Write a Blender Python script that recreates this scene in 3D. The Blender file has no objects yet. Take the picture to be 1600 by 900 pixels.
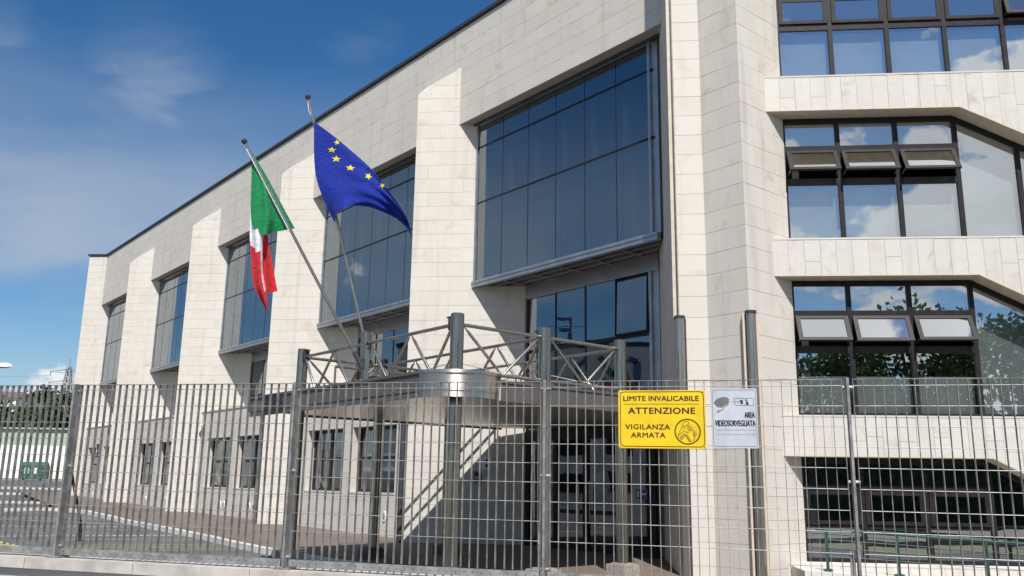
import bpy, bmesh, math, random
import numpy as np
from mathutils import Vector, Matrix

random.seed(11)
R = math.radians
C = bpy.context.scene.collection
SC = bpy.context.scene

# ------------------------------------------------------------------ camera, sky, sun, exposure
V3 = lambda *a: np.array(a, float)
FPX, PITCH, ROLL = 1370.7, R(12.588), R(0.905)
_f = V3(0, math.cos(PITCH), math.sin(PITCH)); _u = V3(0, -math.sin(PITCH), math.cos(PITCH)); _r = V3(1, 0, 0)
CR = math.cos(ROLL) * _r + math.sin(ROLL) * _u
CU = -math.sin(ROLL) * _r + math.cos(ROLL) * _u
CF = _f
cam = bpy.data.cameras.new('camera'); cam_o = bpy.data.objects.new('camera', cam); C.objects.link(cam_o)
cam.sensor_width = 36.0; cam.lens = FPX / 1600 * 36.0; cam.clip_start = 0.05; cam.clip_end = 6000
M = Matrix.Identity(4)
for i in range(3):
    M[i][0], M[i][1], M[i][2] = CR[i], CU[i], -CF[i]
cam_o.matrix_world = M
SC.camera = cam_o
SC.render.resolution_x, SC.render.resolution_y = 1024, 576

SUN_AZ, SUN_EL = R(175.5), R(52)
SUN = V3(math.sin(SUN_AZ) * math.cos(SUN_EL), math.cos(SUN_AZ) * math.cos(SUN_EL), math.sin(SUN_EL))
sl = bpy.data.lights.new('sun', 'SUN'); sl.energy = 5.0; sl.angle = R(0.53); sl.color = (1.0, 0.97, 0.925)
so = bpy.data.objects.new('sun', sl); C.objects.link(so)
so.rotation_mode = 'QUATERNION'; so.rotation_quaternion = Vector(SUN).to_track_quat('Z', 'Y')

SC.view_settings.view_transform = 'Standard'; SC.view_settings.look = 'None'
SC.view_settings.exposure = 0.34; SC.view_settings.gamma = 1.0
SC.view_settings.use_curve_mapping = False


def nodes_of(idb):
    idb.use_nodes = True
    return idb.node_tree.nodes, idb.node_tree.links


def NN(n, t, **k):
    x = n.new(t)
    for a, b in k.items():
        if a.startswith('i_'):
            x.inputs[a[2:]].default_value = b
        else:
            setattr(x, a, b)
    return x


def math_n(n, l, op, a, b=None, c=None, clamp=False):
    m = n.new('ShaderNodeMath'); m.operation = op; m.use_clamp = clamp
    for i, v in enumerate((a, b, c)):
        if v is None: continue
        if isinstance(v, (int, float)): m.inputs[i].default_value = v
        else: l.new(v, m.inputs[i])
    return m.outputs[0]


def mixrgb(n, l, fac, a, b, bt='MIX'):
    m = n.new('ShaderNodeMix'); m.data_type = 'RGBA'; m.blend_type = bt
    for s, v in ((m.inputs['Factor'], fac), (m.inputs['A'], a), (m.inputs['B'], b)):
        pass
    ins = [m.inputs[0], m.inputs[6], m.inputs[7]]
    for s, v in zip(ins, (fac, a, b)):
        if isinstance(v, (int, float)): s.default_value = v
        elif isinstance(v, tuple): s.default_value = v if len(v) == 4 else v + (1,)
        else: l.new(v, s)
    return m.outputs[2]


def maprange(n, l, v, a, b, c=0.0, d=1.0, smooth=True):
    m = n.new('ShaderNodeMapRange'); m.clamp = True
    if smooth: m.interpolation_type = 'SMOOTHSTEP'
    l.new(v, m.inputs[0])
    for i, x in enumerate((a, b, c, d)): m.inputs[i + 1].default_value = x
    return m.outputs[0]


W = bpy.data.worlds.new('World'); SC.world = W
n, l = nodes_of(W)
for x in list(n): n.remove(x)
sky = NN(n, 'ShaderNodeTexSky', sky_type='NISHITA', sun_disc=False, sun_elevation=SUN_EL, sun_rotation=SUN_AZ,
         air_density=1.0, dust_density=0.35, ozone_density=3.2, altitude=60)
tc = NN(n, 'ShaderNodeTexCoord')
sep = NN(n, 'ShaderNodeSeparateXYZ'); l.new(tc.outputs['Generated'], sep.inputs[0])
zz = sep.outputs['Z']
zc = math_n(n, l, 'ADD', math_n(n, l, 'MAXIMUM', zz, 0.0), 0.22)
px_ = math_n(n, l, 'DIVIDE', sep.outputs['X'], zc); py_ = math_n(n, l, 'DIVIDE', sep.outputs['Y'], zc)
cmb = NN(n, 'ShaderNodeCombineXYZ'); l.new(px_, cmb.inputs[0]); l.new(py_, cmb.inputs[1])
# high thin veil
mp = NN(n, 'ShaderNodeMapping'); l.new(cmb.outputs[0], mp.inputs[0])
mp.inputs['Location'].default_value = (0.9, 0.35, 0); mp.inputs['Rotation'].default_value = (0, 0, 0.5); mp.inputs['Scale'].default_value = (0.8, 1.3, 1)
nz = NN(n, 'ShaderNodeTexNoise', i_Scale=1.25, i_Detail=8.0, i_Roughness=0.52, i_Distortion=0.5); l.new(mp.outputs[0], nz.inputs['Vector'])
# a soft sheet of cirrus between about 10 and 24 degrees, broken up by the noise
zw = math_n(n, l, 'ADD', zz, math_n(n, l, 'MULTIPLY_ADD', nz.outputs['Fac'], 0.16, -0.08))
veil = math_n(n, l, 'MULTIPLY', maprange(n, l, zw, 0.175, 0.245), maprange(n, l, zw, 0.46, 0.26))
veil = math_n(n, l, 'MULTIPLY', veil, maprange(n, l, nz.outputs['Fac'], 0.30, 0.68, 0.18, 0.74))
# cumulus: noise on the direction itself, kept near the horizon and behind the camera
nz2 = NN(n, 'ShaderNodeTexNoise', i_Scale=6.5, i_Detail=10.0, i_Roughness=0.58, i_Distortion=0.2)
mp2 = NN(n, 'ShaderNodeMapping'); l.new(tc.outputs['Generated'], mp2.inputs[0]); mp2.inputs['Scale'].default_value = (1, 1, 1.5); mp2.inputs['Location'].default_value = (0.35, 0.2, 0.0)
l.new(mp2.outputs[0], nz2.inputs['Vector'])
back = maprange(n, l, sep.outputs['Y'], 0.25, -0.45, -0.06, 0.045)
low = maprange(n, l, zz, 0.75, 0.45, -0.10, 0.0)


def dirspot(az, el, r0, r1, amp):
    d = (math.sin(R(az)) * math.cos(R(el)), math.cos(R(az)) * math.cos(R(el)), math.sin(R(el)))
    v = NN(n, 'ShaderNodeVectorMath', operation='DISTANCE'); l.new(tc.outputs['Generated'], v.inputs[0]); v.inputs[1].default_value = d
    return maprange(n, l, v.outputs['Value'], r1, r0, 0.0, amp)


spots = None
for sp_ in ((-27.6, 5.4, .006, .075, .27), (158, 21, .03, .13, .27), (164.6, 19.4, .01, .06, .22), (168.6, 20.0, .008, .045, .20), (173.2, 20.4, .005, .035, .2),
            (168, 15.2, .02, .085, .22), (163, 14.8, .05, .12, .26), (172, 14.0, .01, .06, .16), (166, 10.8, .03, .12, .22), (150, 16, .08, .25, .22), (-150, 20, .06, .22, .2), (-84, 11.5, .01, .06, .16), (-80, 15, .005, .04, .14),
            (164, 69, .12, .34, .62), (167, 56, .04, .22, .5)):
    v_ = dirspot(*sp_)
    spots = v_ if spots is None else math_n(n, l, 'MAXIMUM', spots, v_)
s2 = math_n(n, l, 'ADD', nz2.outputs['Fac'], math_n(n, l, 'ADD', math_n(n, l, 'ADD', back, low), spots))
cum = maprange(n, l, s2, 0.625, 0.685, 0.0, 0.96)
shade = maprange(n, l, s2, 0.66, 0.95, 1.0, 0.86)
wsp = math_n(n, l, 'MAXIMUM', math_n(n, l, 'MAXIMUM', dirspot(-24.0, 22.3, 0.0, 0.11, 1.0), dirspot(-33.5, 24.0, 0.004, 0.06, 1.0)), dirspot(-11.2, 28.8, 0.0, 0.06, 0.8))
nz3 = NN(n, 'ShaderNodeTexNoise', i_Scale=3.6, i_Detail=7.0, i_Roughness=0.52, i_Distortion=0.6); l.new(mp.outputs[0], nz3.inputs['Vector'])
wisp = math_n(n, l, 'MULTIPLY', wsp, maprange(n, l, nz3.outputs['Fac'], 0.34, 0.70, 0.0, 0.46))
veil = math_n(n, l, 'MAXIMUM', veil, wisp)
hazeb = maprange(n, l, zz, 0.22, 0.0, 0.0, 0.45)
hs = NN(n, 'ShaderNodeHueSaturation', i_Saturation=1.30, i_Value=1.22); l.new(sky.outputs[0], hs.inputs['Color'])
c0 = mixrgb(n, l, hazeb, hs.outputs[0], (5.0, 6.0, 7.4))
c1 = mixrgb(n, l, veil, c0, (5.4, 6.1, 7.0))
ccol = NN(n, 'ShaderNodeCombineColor')
for i, v in enumerate((10.4, 10.5, 10.7)):
    l.new(math_n(n, l, 'MULTIPLY', shade, v), ccol.inputs[i])
c2 = mixrgb(n, l, cum, c1, ccol.outputs[0])
bg = NN(n, 'ShaderNodeBackground', i_Strength=0.068); l.new(c2, bg.inputs['Color'])
wo = NN(n, 'ShaderNodeOutputWorld'); l.new(bg.outputs[0], wo.inputs[0])

# ------------------------------------------------------------------ materials
MATS = {}


def mat(name, col, rough=0.7, metal=0.0, var=0.06, scale=6.0, bump=0.0, spec=0.5, cell=False, col2=None, aniso=None, stretch=None):
    m = bpy.data.materials.new(name); n, l = nodes_of(m)
    b = n['Principled BSDF']
    geo = NN(n, 'ShaderNodeNewGeometry')
    src = geo.outputs['Position']
    if stretch:
        mp = NN(n, 'ShaderNodeMapping'); l.new(src, mp.inputs[0]); mp.inputs['Scale'].default_value = stretch; src = mp.outputs[0]
    nz = NN(n, 'ShaderNodeTexNoise', i_Scale=scale, i_Detail=6.0, i_Roughness=0.6); l.new(src, nz.inputs['Vector'])
    a = tuple(max(0, c * (1 - var * 2)) for c in col); bb = tuple(min(1, c * (1 + var * 2)) for c in col)
    if col2: a, bb = col, col2
    cc = mixrgb(n, l, maprange(n, l, nz.outputs['Fac'], 0.3, 0.7), a, bb)
    if cell:
        oi = NN(n, 'ShaderNodeObjectInfo')
        f = math_n(n, l, 'MULTIPLY_ADD', oi.outputs['Random'], 0.3, 0.85)
        cx = NN(n, 'ShaderNodeCombineColor')
        for i in range(3): l.new(f, cx.inputs[i])
        cc = mixrgb(n, l, 1.0, cc, cx.outputs[0], 'MULTIPLY')
    l.new(cc, b.inputs['Base Color'])
    b.inputs['Metallic'].default_value = metal
    b.inputs['Specular IOR Level'].default_value = spec
    l.new(math_n(n, l, 'MULTIPLY_ADD', nz.outputs['Fac'], 0.16, rough - 0.08), b.inputs['Roughness'])
    if bump:
        bp = NN(n, 'ShaderNodeBump', i_Strength=bump, i_Distance=0.01); l.new(nz.outputs['Fac'], bp.inputs['Height']); l.new(bp.outputs[0], b.inputs['Normal'])
    MATS[name] = m
    return m


def stone_mat(name, light, dark, stain, pits=1.0):
    m = bpy.data.materials.new(name); n, l = nodes_of(m); b = n['Principled BSDF']
    geo = NN(n, 'ShaderNodeNewGeometry'); oi = NN(n, 'ShaderNodeObjectInfo')
    rnd = math_n(n, l, 'FRACT', math_n(n, l, 'ADD', math_n(n, l, 'MULTIPLY', geo.outputs['Random Per Island'], 1.0), math_n(n, l, 'MULTIPLY', oi.outputs['Random'], 7.31)))
    rnd2 = math_n(n, l, 'FRACT', math_n(n, l, 'MULTIPLY', rnd, 13.7))
    pos = geo.outputs['Position']
    off = NN(n, 'ShaderNodeVectorMath', operation='ADD')
    cr = NN(n, 'ShaderNodeCombineXYZ')
    for i, k in enumerate((31.0, 17.0, 53.0)): l.new(math_n(n, l, 'MULTIPLY', rnd, k), cr.inputs[i])
    l.new(pos, off.inputs[0]); l.new(cr.outputs[0], off.inputs[1]); v = off.outputs[0]
    cl = NN(n, 'ShaderNodeTexNoise', i_Scale=2.2, i_Detail=5.0, i_Roughness=0.6, i_Distortion=0.6); l.new(v, cl.inputs['Vector'])
    mps = NN(n, 'ShaderNodeMapping'); l.new(v, mps.inputs[0]); mps.inputs['Scale'].default_value = (1, 1, 4.5)
    vein = NN(n, 'ShaderNodeTexNoise', i_Scale=3.0, i_Detail=8.0, i_Roughness=0.65, i_Distortion=1.0); l.new(mps.outputs[0], vein.inputs['Vector'])
    fine = NN(n, 'ShaderNodeTexNoise', i_Scale=42.0, i_Detail=5.0, i_Roughness=0.7); l.new(v, fine.inputs['Vector'])
    tone = math_n(n, l, 'ADD', math_n(n, l, 'MULTIPLY', rnd2, 0.62), math_n(n, l, 'MULTIPLY', maprange(n, l, vein.outputs['Fac'], 0.35, 0.7), 0.38))
    c = mixrgb(n, l, tone, light, dark)
    st = math_n(n, l, 'MULTIPLY', maprange(n, l, cl.outputs['Fac'], 0.50, 0.72), maprange(n, l, rnd, 0.40, 0.95, 0.20, 0.72))
    c = mixrgb(n, l, st, c, stain)
    pit = math_n(n, l, 'MULTIPLY', maprange(n, l, fine.outputs['Fac'], 0.60, 0.72), maprange(n, l, vein.outputs['Fac'], 0.47, 0.64, 0.0, 0.85 * pits))
    c = mixrgb(n, l, pit, c, (0.20, 0.17, 0.14))
    # weathering runs below joints, in world space
    mpw = NN(n, 'ShaderNodeMapping'); l.new(pos, mpw.inputs[0]); mpw.inputs['Scale'].default_value = (2.2, 2.2, 0.16)
    wz = NN(n, 'ShaderNodeTexNoise', i_Scale=1.6, i_Detail=6.0, i_Roughness=0.6); l.new(mpw.outputs[0], wz.inputs['Vector'])
    c = mixrgb(n, l, maprange(n, l, wz.outputs['Fac'], 0.52, 0.76, 0.0, 0.34), c, (0.30, 0.28, 0.25))
    l.new(c, b.inputs['Base Color']); b.inputs['Roughness'].default_value = 0.72; b.inputs['Specular IOR Level'].default_value = 0.3
    bp = NN(n, 'ShaderNodeBump', i_Strength=0.22, i_Distance=0.006); l.new(fine.outputs['Fac'], bp.inputs['Height']); l.new(bp.outputs[0], b.inputs['Normal'])
    MATS[name] = m
    return m


def glass_mat(name, tint, refl_col, base, ior, rough=0.0):
    m = bpy.data.materials.new(name); n, l = nodes_of(m)
    for x in list(n): n.remove(x)
    tr = NN(n, 'ShaderNodeBsdfTransparent', i_Color=tint + (1,))
    gl = NN(n, 'ShaderNodeBsdfGlossy', i_Color=refl_col + (1,), i_Roughness=rough)
    fr = NN(n, 'ShaderNodeFresnel', i_IOR=ior)
    geo = NN(n, 'ShaderNodeNewGeometry')
    nz = NN(n, 'ShaderNodeTexNoise', i_Scale=0.9, i_Detail=2.0); l.new(geo.outputs['Position'], nz.inputs['Vector'])
    bp = NN(n, 'ShaderNodeBump', i_Strength=0.10, i_Distance=0.02); l.new(nz.outputs['Fac'], bp.inputs['Height'])
    l.new(bp.outputs[0], gl.inputs['Normal'])
    fac = math_n(n, l, 'MULTIPLY', math_n(n, l, 'ADD', fr.outputs[0], base, clamp=True), math_n(n, l, 'SUBTRACT', 1.0, geo.outputs['Backfacing']))
    mx = NN(n, 'ShaderNodeMixShader'); l.new(fac, mx.inputs[0]); l.new(tr.outputs[0], mx.inputs[1]); l.new(gl.outputs[0], mx.inputs[2])
    o = NN(n, 'ShaderNodeOutputMaterial'); l.new(mx.outputs[0], o.inputs[0])
    MATS[name] = m
    return m


def ground_mat(name, a, b, sc, bump=0.3, grit=160.0):
    m = bpy.data.materials.new(name); n, l = nodes_of(m); p = n['Principled BSDF']
    geo = NN(n, 'ShaderNodeNewGeometry')
    n1 = NN(n, 'ShaderNodeTexNoise', i_Scale=sc, i_Detail=8.0, i_Roughness=0.65); l.new(geo.outputs['Position'], n1.inputs['Vector'])
    n2 = NN(n, 'ShaderNodeTexNoise', i_Scale=grit, i_Detail=2.0); l.new(geo.outputs['Position'], n2.inputs['Vector'])
    c = mixrgb(n, l, maprange(n, l, n1.outputs['Fac'], 0.3, 0.72), a, b)
    c = mixrgb(n, l, maprange(n, l, n2.outputs['Fac'], 0.4, 0.75, 0.0, 0.35), c, tuple(min(1, x * 1.7) for x in b))
    l.new(c, p.inputs['Base Color']); p.inputs['Roughness'].default_value = 0.9
    bp = NN(n, 'ShaderNodeBump', i_Strength=bump, i_Distance=0.006); l.new(n2.outputs['Fac'], bp.inputs['Height']); l.new(bp.outputs[0], p.inputs['Normal'])
    MATS[name] = m
    return m


STONE = stone_mat('travertine', (0.585, 0.545, 0.49), (0.535, 0.498, 0.445), (0.47, 0.385, 0.28))
STONE_B = stone_mat('travertine_band', (0.575, 0.545, 0.50), (0.51, 0.475, 0.43), (0.40, 0.35, 0.30), 1.6)
JOINT = mat('joint_mortar', (0.34, 0.315, 0.285), 0.9, var=0.1)
SOFFIT = mat('painted_soffit', (0.34, 0.30, 0.25), 0.7, var=0.05)
COPING = mat('roof_flashing', (0.035, 0.033, 0.035), 0.55, var=0.1)
ALU = mat('anodised_aluminium', (0.42, 0.43, 0.45), 0.38, 0.85, var=0.05, scale=3)
ALU_D = mat('dark_aluminium', (0.10, 0.10, 0.105), 0.45, 0.7, var=0.08)
BLACKF = mat('bronze_frame', (0.018, 0.015, 0.016), 0.45, 0.0, var=0.12, spec=0.25)
BROWNF = mat('sash_frame', (0.026, 0.022, 0.022), 0.5, 0.0, var=0.1, spec=0.2)
STEEL = mat('brushed_steel', (0.37, 0.345, 0.31), 0.28, 0.9, var=0.07, scale=5, stretch=(8, 8, 0.6))
STEEL_D = mat('column_steel', (0.265, 0.25, 0.215), 0.20, 0.9, var=0.08, scale=5, stretch=(8, 8, 0.5))
DRUM = mat('polished_steel', (0.60, 0.555, 0.50), 0.40, 1.0, var=0.03, scale=2, stretch=(1, 1, 14))
_n, _l = nodes_of(DRUM); _b = _n['Principled BSDF']; _b.inputs['Anisotropic'].default_value = 0.85; _b.inputs['Anisotropic Rotation'].default_value = 0.25
_g = NN(_n, 'ShaderNodeNewGeometry'); _c = NN(_n, 'ShaderNodeVectorMath', operation='CROSS_PRODUCT'); _l.new(_g.outputs['Normal'], _c.inputs[0]); _c.inputs[1].default_value = (0, 0, 1); _l.new(_c.outputs[0], _b.inputs['Tangent'])
BANDM = mat('canopy_band', (0.115, 0.102, 0.094), 0.5, 0.25, var=0.06, scale=1.5)
CANSOF = mat('canopy_soffit', (0.78, 0.71, 0.60), 0.30, 0.75, var=0.05, scale=3, stretch=(1, 6, 1))
GALV = mat('galvanised_steel', (0.265, 0.258, 0.248), 0.5, 0.3, var=0.2, scale=11)
GALV_P = mat('galvanised_post', (0.25, 0.248, 0.245), 0.5, 0.35, var=0.14, scale=14)
BEIGE_T = mat('beige_trim', (0.50, 0.43, 0.33), 0.6, var=0.05)
PLASTER = mat('grey_plaster', (0.46, 0.455, 0.445), 0.85, var=0.05, scale=1.3, bump=0.05)
COPE = mat('concrete_coping', (0.40, 0.37, 0.335), 0.85, var=0.10, scale=4, bump=0.2)
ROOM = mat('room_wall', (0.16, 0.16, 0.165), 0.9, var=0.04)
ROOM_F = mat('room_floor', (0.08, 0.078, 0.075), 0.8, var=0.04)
BLIND = mat('roller_blind', (0.60, 0.61, 0.60), 0.9, var=0.05, scale=0.9)
CURT = mat('white_curtain', (0.8, 0.8, 0.78), 0.9, var=0.05)
SPAN = mat('spandrel_grey', (0.46, 0.54, 0.56), 0.8, var=0.05, scale=0.8)
PIPE = mat('pipe_steel', (0.36, 0.335, 0.305), 0.24, 0.85, var=0.05, scale=5, stretch=(8, 8, 0.5))
GREENM = mat('green_paint', (0.020, 0.066, 0.052), 0.42, 0.1, var=0.12)
CONC = mat('washed_concrete', (0.30, 0.27, 0.235), 0.9, var=0.3, scale=45, bump=0.6)
WHITE = mat('white_paint', (0.72, 0.72, 0.70), 0.6, var=0.06, scale=2)
KERBM = mat('kerb_stone', (0.52, 0.50, 0.46), 0.8, var=0.12, scale=5, bump=0.2, cell=True)
YELLOW = mat('sign_yellow', (0.68, 0.47, 0.006), 0.45, var=0.05, scale=7)
BROWNINK = mat('brown_ink', (0.055, 0.012, 0.010), 0.5, var=0.05)
OCHRE = mat('ochre_ink', (0.36, 0.24, 0.012), 0.5, var=0.05)
SIGNW = mat('sign_silver', (0.43, 0.455, 0.50), 0.4, 0.0, var=0.05, scale=7)
INK = mat('black_ink', (0.02, 0.02, 0.025), 0.5, var=0.05)
GREYINK = mat('grey_ink', (0.13, 0.13, 0.13), 0.5, var=0.05)
GREYINK2 = mat('light_grey_ink', (0.26, 0.26, 0.26), 0.5, var=0.05)
YLINE = mat('yellow_road_paint', (0.42, 0.36, 0.12), 0.8, var=0.2, scale=14)
WLINE = mat('white_road_paint', (0.60, 0.59, 0.56), 0.8, var=0.2, scale=14)
BARK = mat('bark', (0.10, 0.075, 0.055), 0.9, var=0.25, scale=9, bump=0.5)
ASPH = ground_mat('asphalt', (0.060, 0.060, 0.063), (0.118, 0.116, 0.115), 0.55)
PAVE = ground_mat('brown_paving', (0.115, 0.088, 0.070), (0.16, 0.126, 0.10), 1.1, grit=60)
SOIL = ground_mat('dry_ground', (0.17, 0.15, 0.11), (0.20, 0.20, 0.10), 0.2)
STREETM = ground_mat('street_pavement', (0.17, 0.16, 0.145), (0.24, 0.225, 0.205), 0.8)
PALEGREEN = mat('pale_green_metal', (0.34, 0.44, 0.30), 0.6, var=0.05, scale=0.6)
DGREEN = mat('container_green', (0.015, 0.11, 0.07), 0.5, var=0.15, scale=3)
ORANGE = mat('orange_paint', (0.55, 0.10, 0.03), 0.6, var=0.1)
BLUEP = mat('blue_paint', (0.03, 0.08, 0.30), 0.5, var=0.05)
REDP = mat('red_paint', (0.48, 0.03, 0.03), 0.5, var=0.05)
ROOFT = mat('roof_tiles', (0.14, 0.095, 0.08), 0.8, var=0.15)
OFFICEW = mat('render_wall', (0.74, 0.72, 0.66), 0.9, var=0.04, scale=0.4)
RUBBER = mat('black_rubber', (0.02, 0.02, 0.02), 0.8)
GLASS_R = glass_mat('street_glass', (0.80, 0.83, 0.83), (0.90, 0.94, 0.98), 0.45, 1.5)
GLASS_L = glass_mat('tinted_glass', (0.33, 0.39, 0.43), (0.80, 0.90, 0.98), 0.22, 1.55)
GLASS_S = glass_mat('brightened_sash_glass', (0.70, 0.73, 0.73), (0.95, 0.97, 0.98), 0.68, 1.5)  # street glass with extra reflection put in, so the open sashes look brighter
GLASS_D = glass_mat('door_glass', (0.74, 0.76, 0.76), (0.9, 0.95, 1.0), 0.14, 1.5)
FROST = mat('frosted_glass', (0.42, 0.44, 0.45), 0.22, 0.0, var=0.05, spec=1.0)


def cloth(name, col):
    m = bpy.data.materials.new(name); n, l = nodes_of(m)
    b = n['Principled BSDF']; b.inputs['Base Color'].default_value = col + (1,); b.inputs['Roughness'].default_value = 0.75
    b.inputs['Sheen Weight'].default_value = 0.1; b.inputs['Specular IOR Level'].default_value = 0.25
    t = NN(n, 'ShaderNodeBsdfTranslucent', i_Color=col + (1,))
    geo = NN(n, 'ShaderNodeNewGeometry')
    w = NN(n, 'ShaderNodeTexNoise', i_Scale=240.0, i_Detail=2.0); l.new(geo.outputs['Position'], w.inputs['Vector'])
    w2 = NN(n, 'ShaderNodeTexNoise', i_Scale=5.0, i_Detail=4.0, i_Distortion=1.2); l.new(geo.outputs['Position'], w2.inputs['Vector'])
    hh = math_n(n, l, 'ADD', math_n(n, l, 'MULTIPLY', w.outputs['Fac'], 0.06), w2.outputs['Fac'])
    bp = NN(n, 'ShaderNodeBump', i_Strength=0.7, i_Distance=0.05); l.new(hh, bp.inputs['Height']); l.new(bp.outputs[0], b.inputs['Normal'])
    mx = NN(n, 'ShaderNodeMixShader', i_Fac=0.28); l.new(b.outputs[0], mx.inputs[1]); l.new(t.outputs[0], mx.inputs[2])
    l.new(mx.outputs[0], n['Material Output'].inputs[0]); MATS[name] = m
    return m


F_GREEN = cloth('flag_green', (0.012, 0.25, 0.085)); F_WHITE = cloth('flag_white', (0.78, 0.79, 0.82)); F_RED = cloth('flag_red', (0.62, 0.02, 0.03))
F_BLUE = cloth('flag_blue', (0.005, 0.022, 0.27)); F_YEL = cloth('flag_yellow', (0.80, 0.68, 0.04))


def leaf_mat(name, a, b):
    m = bpy.data.materials.new(name); n, l = nodes_of(m); p = n['Principled BSDF']
    geo = NN(n, 'ShaderNodeNewGeometry')
    c = mixrgb(n, l, geo.outputs['Random Per Island'], a, b)
    l.new(c, p.inputs['Base Color']); p.inputs['Roughness'].default_value = 0.6
    t = NN(n, 'ShaderNodeBsdfTranslucent'); l.new(c, t.inputs[0])
    mx = NN(n, 'ShaderNodeMixShader', i_Fac=0.25); l.new(p.outputs[0], mx.inputs[1]); l.new(t.outputs[0], mx.inputs[2])
    l.new(mx.outputs[0], n['Material Output'].inputs[0]); MATS[name] = m
    return m


LEAF = leaf_mat('leaves', (0.030, 0.060, 0.014), (0.085, 0.135, 0.035))
LEAF2 = leaf_mat('dark_leaves', (0.018, 0.040, 0.012), (0.050, 0.085, 0.026))

# ------------------------------------------------------------------ mesh helpers
Zv = V3(0, 0, 1)


class MB:
    def __init__(s): s.v = []; s.f = []; s.mi = []

    def add(s, vs, fs, mi=0):
        o = len(s.v); s.v += [tuple(float(c) for c in p) for p in vs]
        s.f += [tuple(o + i for i in f) for f in fs]; s.mi += [mi] * len(fs)

    def hexa(s, p):          # 8 corners: 4 back, 4 front
        s.add(p, [(0, 1, 2, 3), (7, 6, 5, 4), (0, 4, 5, 1), (1, 5, 6, 2), (2, 6, 7, 3), (3, 7, 4, 0)])

    def box(s, O, u, nn, s0, s1, z0, z1, o0, o1):
        P = lambda a, z, o: O + u * a + nn * o + Zv * z
        s.hexa([P(s0, z0, o0), P(s1, z0, o0), P(s1, z1, o0), P(s0, z1, o0), P(s0, z0, o1), P(s1, z0, o1), P(s1, z1, o1), P(s0, z1, o1)])

    def abox(s, x0, x1, y0, y1, z0, z1):
        s.box(V3(0, 0, 0), V3(1, 0, 0), V3(0, 1, 0), x0, x1, z0, z1, y0, y1)

    def poly_ext(s, pts, vec):
        k = len(pts); a = [np.array(p, float) for p in pts]; b = [p + vec for p in a]
        s.add(a + b, [tuple(range(k))[::-1], tuple(range(k, 2 * k))] + [(i, (i + 1) % k, k + (i + 1) % k, k + i) for i in range(k)])

    def prism(s, pts, z0, z1):   # plan polygon, z1 may be a list
        k = len(pts)
        z1 = [z1] * k if not hasattr(z1, '__len__') else z1
        z0 = [z0] * k if not hasattr(z0, '__len__') else z0
        a = [V3(p[0], p[1], z) for p, z in zip(pts, z0)]; b = [V3(p[0], p[1], z) for p, z in zip(pts, z1)]
        s.add(a + b, [tuple(range(k))[::-1], tuple(range(k, 2 * k))] + [(i, (i + 1) % k, k + (i + 1) % k, k + i) for i in range(k)])

    def tube(s, pts, rad, seg=10, cap=True):
        pts = [np.array(p, float) for p in pts]; k = len(pts)
        rad = [rad] * k if not hasattr(rad, '__len__') else rad
        vs = []; prev = None
        for i, p in enumerate(pts):
            d = pts[min(i + 1, k - 1)] - pts[max(i - 1, 0)]; d = d / np.linalg.norm(d)
            if prev is None:
                a = np.cross(d, Zv if abs(d[2]) < 0.9 else V3(1, 0, 0))
            else:
                a = prev - d * (prev @ d)
            a = a / np.linalg.norm(a); prev = a; b = np.cross(d, a)
            for j in range(seg):
                t = 2 * math.pi * j / seg
                vs.append(p + (a * math.cos(t) + b * math.sin(t)) * rad[i])
        fs = [(i * seg + j, i * seg + (j + 1) % seg, (i + 1) * seg + (j + 1) % seg, (i + 1) * seg + j) for i in range(k - 1) for j in range(seg)]
        if cap: fs += [tuple(range(seg))[::-1], tuple((k - 1) * seg + j for j in range(seg))]
        s.add(vs, fs)

    def lathe(s, c, prof, seg=24):
        pts = [(r, z) for r, z in prof]
        vs = [(c[0] + r * math.cos(2 * math.pi * j / seg), c[1] + r * math.sin(2 * math.pi * j / seg), c[2] + z) for r, z in pts for j in range(seg)]
        k = len(pts)
        s.add(vs, [(i * seg + j, i * seg + (j + 1) % seg, (i + 1) * seg + (j + 1) % seg, (i + 1) * seg + j) for i in range(k - 1) for j in range(seg)] + [tuple(range(seg))[::-1], tuple((k - 1) * seg + j for j in range(seg))])

    def build(s, name, mats, parent=None, smooth=None):
        recalc = name == 'pane' or bool(smooth)
        off = V3(0, 0, 0); q = parent
        while q is not None:
            off = off + np.array(q.location); q = q.parent
        me = bpy.data.meshes.new(name)
        me.from_pydata([tuple(np.array(p) - off) for p in s.v], [], s.f)
        for mm in (mats if isinstance(mats, (list, tuple)) else [mats]): me.materials.append(mm)
        if any(s.mi):
            me.polygons.foreach_set('material_index', s.mi)
        if recalc:
            bm = bmesh.new(); bm.from_mesh(me); bmesh.ops.recalc_face_normals(bm, faces=bm.faces); bm.to_mesh(me); bm.free()
        if smooth:
            me.polygons.foreach_set('use_smooth', [True] * len(me.polygons))
            me.set_sharp_from_angle(angle=R(smooth))
        me.update()
        o = bpy.data.objects.new(name, me); C.objects.link(o)
        if parent is not None: o.parent = parent
        return o


def tag(o, label=None, cat=None, group=None, kind=None):
    if label: o['label'] = label
    if cat: o['category'] = cat
    if group: o['group'] = group
    if kind: o['kind'] = kind
    return o


def thing(name, loc, label, cat, group=None):
    o = bpy.data.objects.new(name, None); C.objects.link(o); o.location = tuple(float(c) for c in loc); o.empty_display_size = 0.3
    return tag(o, label, cat, group)


def copy_tree(o, parent=None):
    c = o.copy(); C.objects.link(c)
    if parent is not None: c.parent = parent
    for ch in list(o.children): copy_tree(ch, c)
    return c


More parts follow.
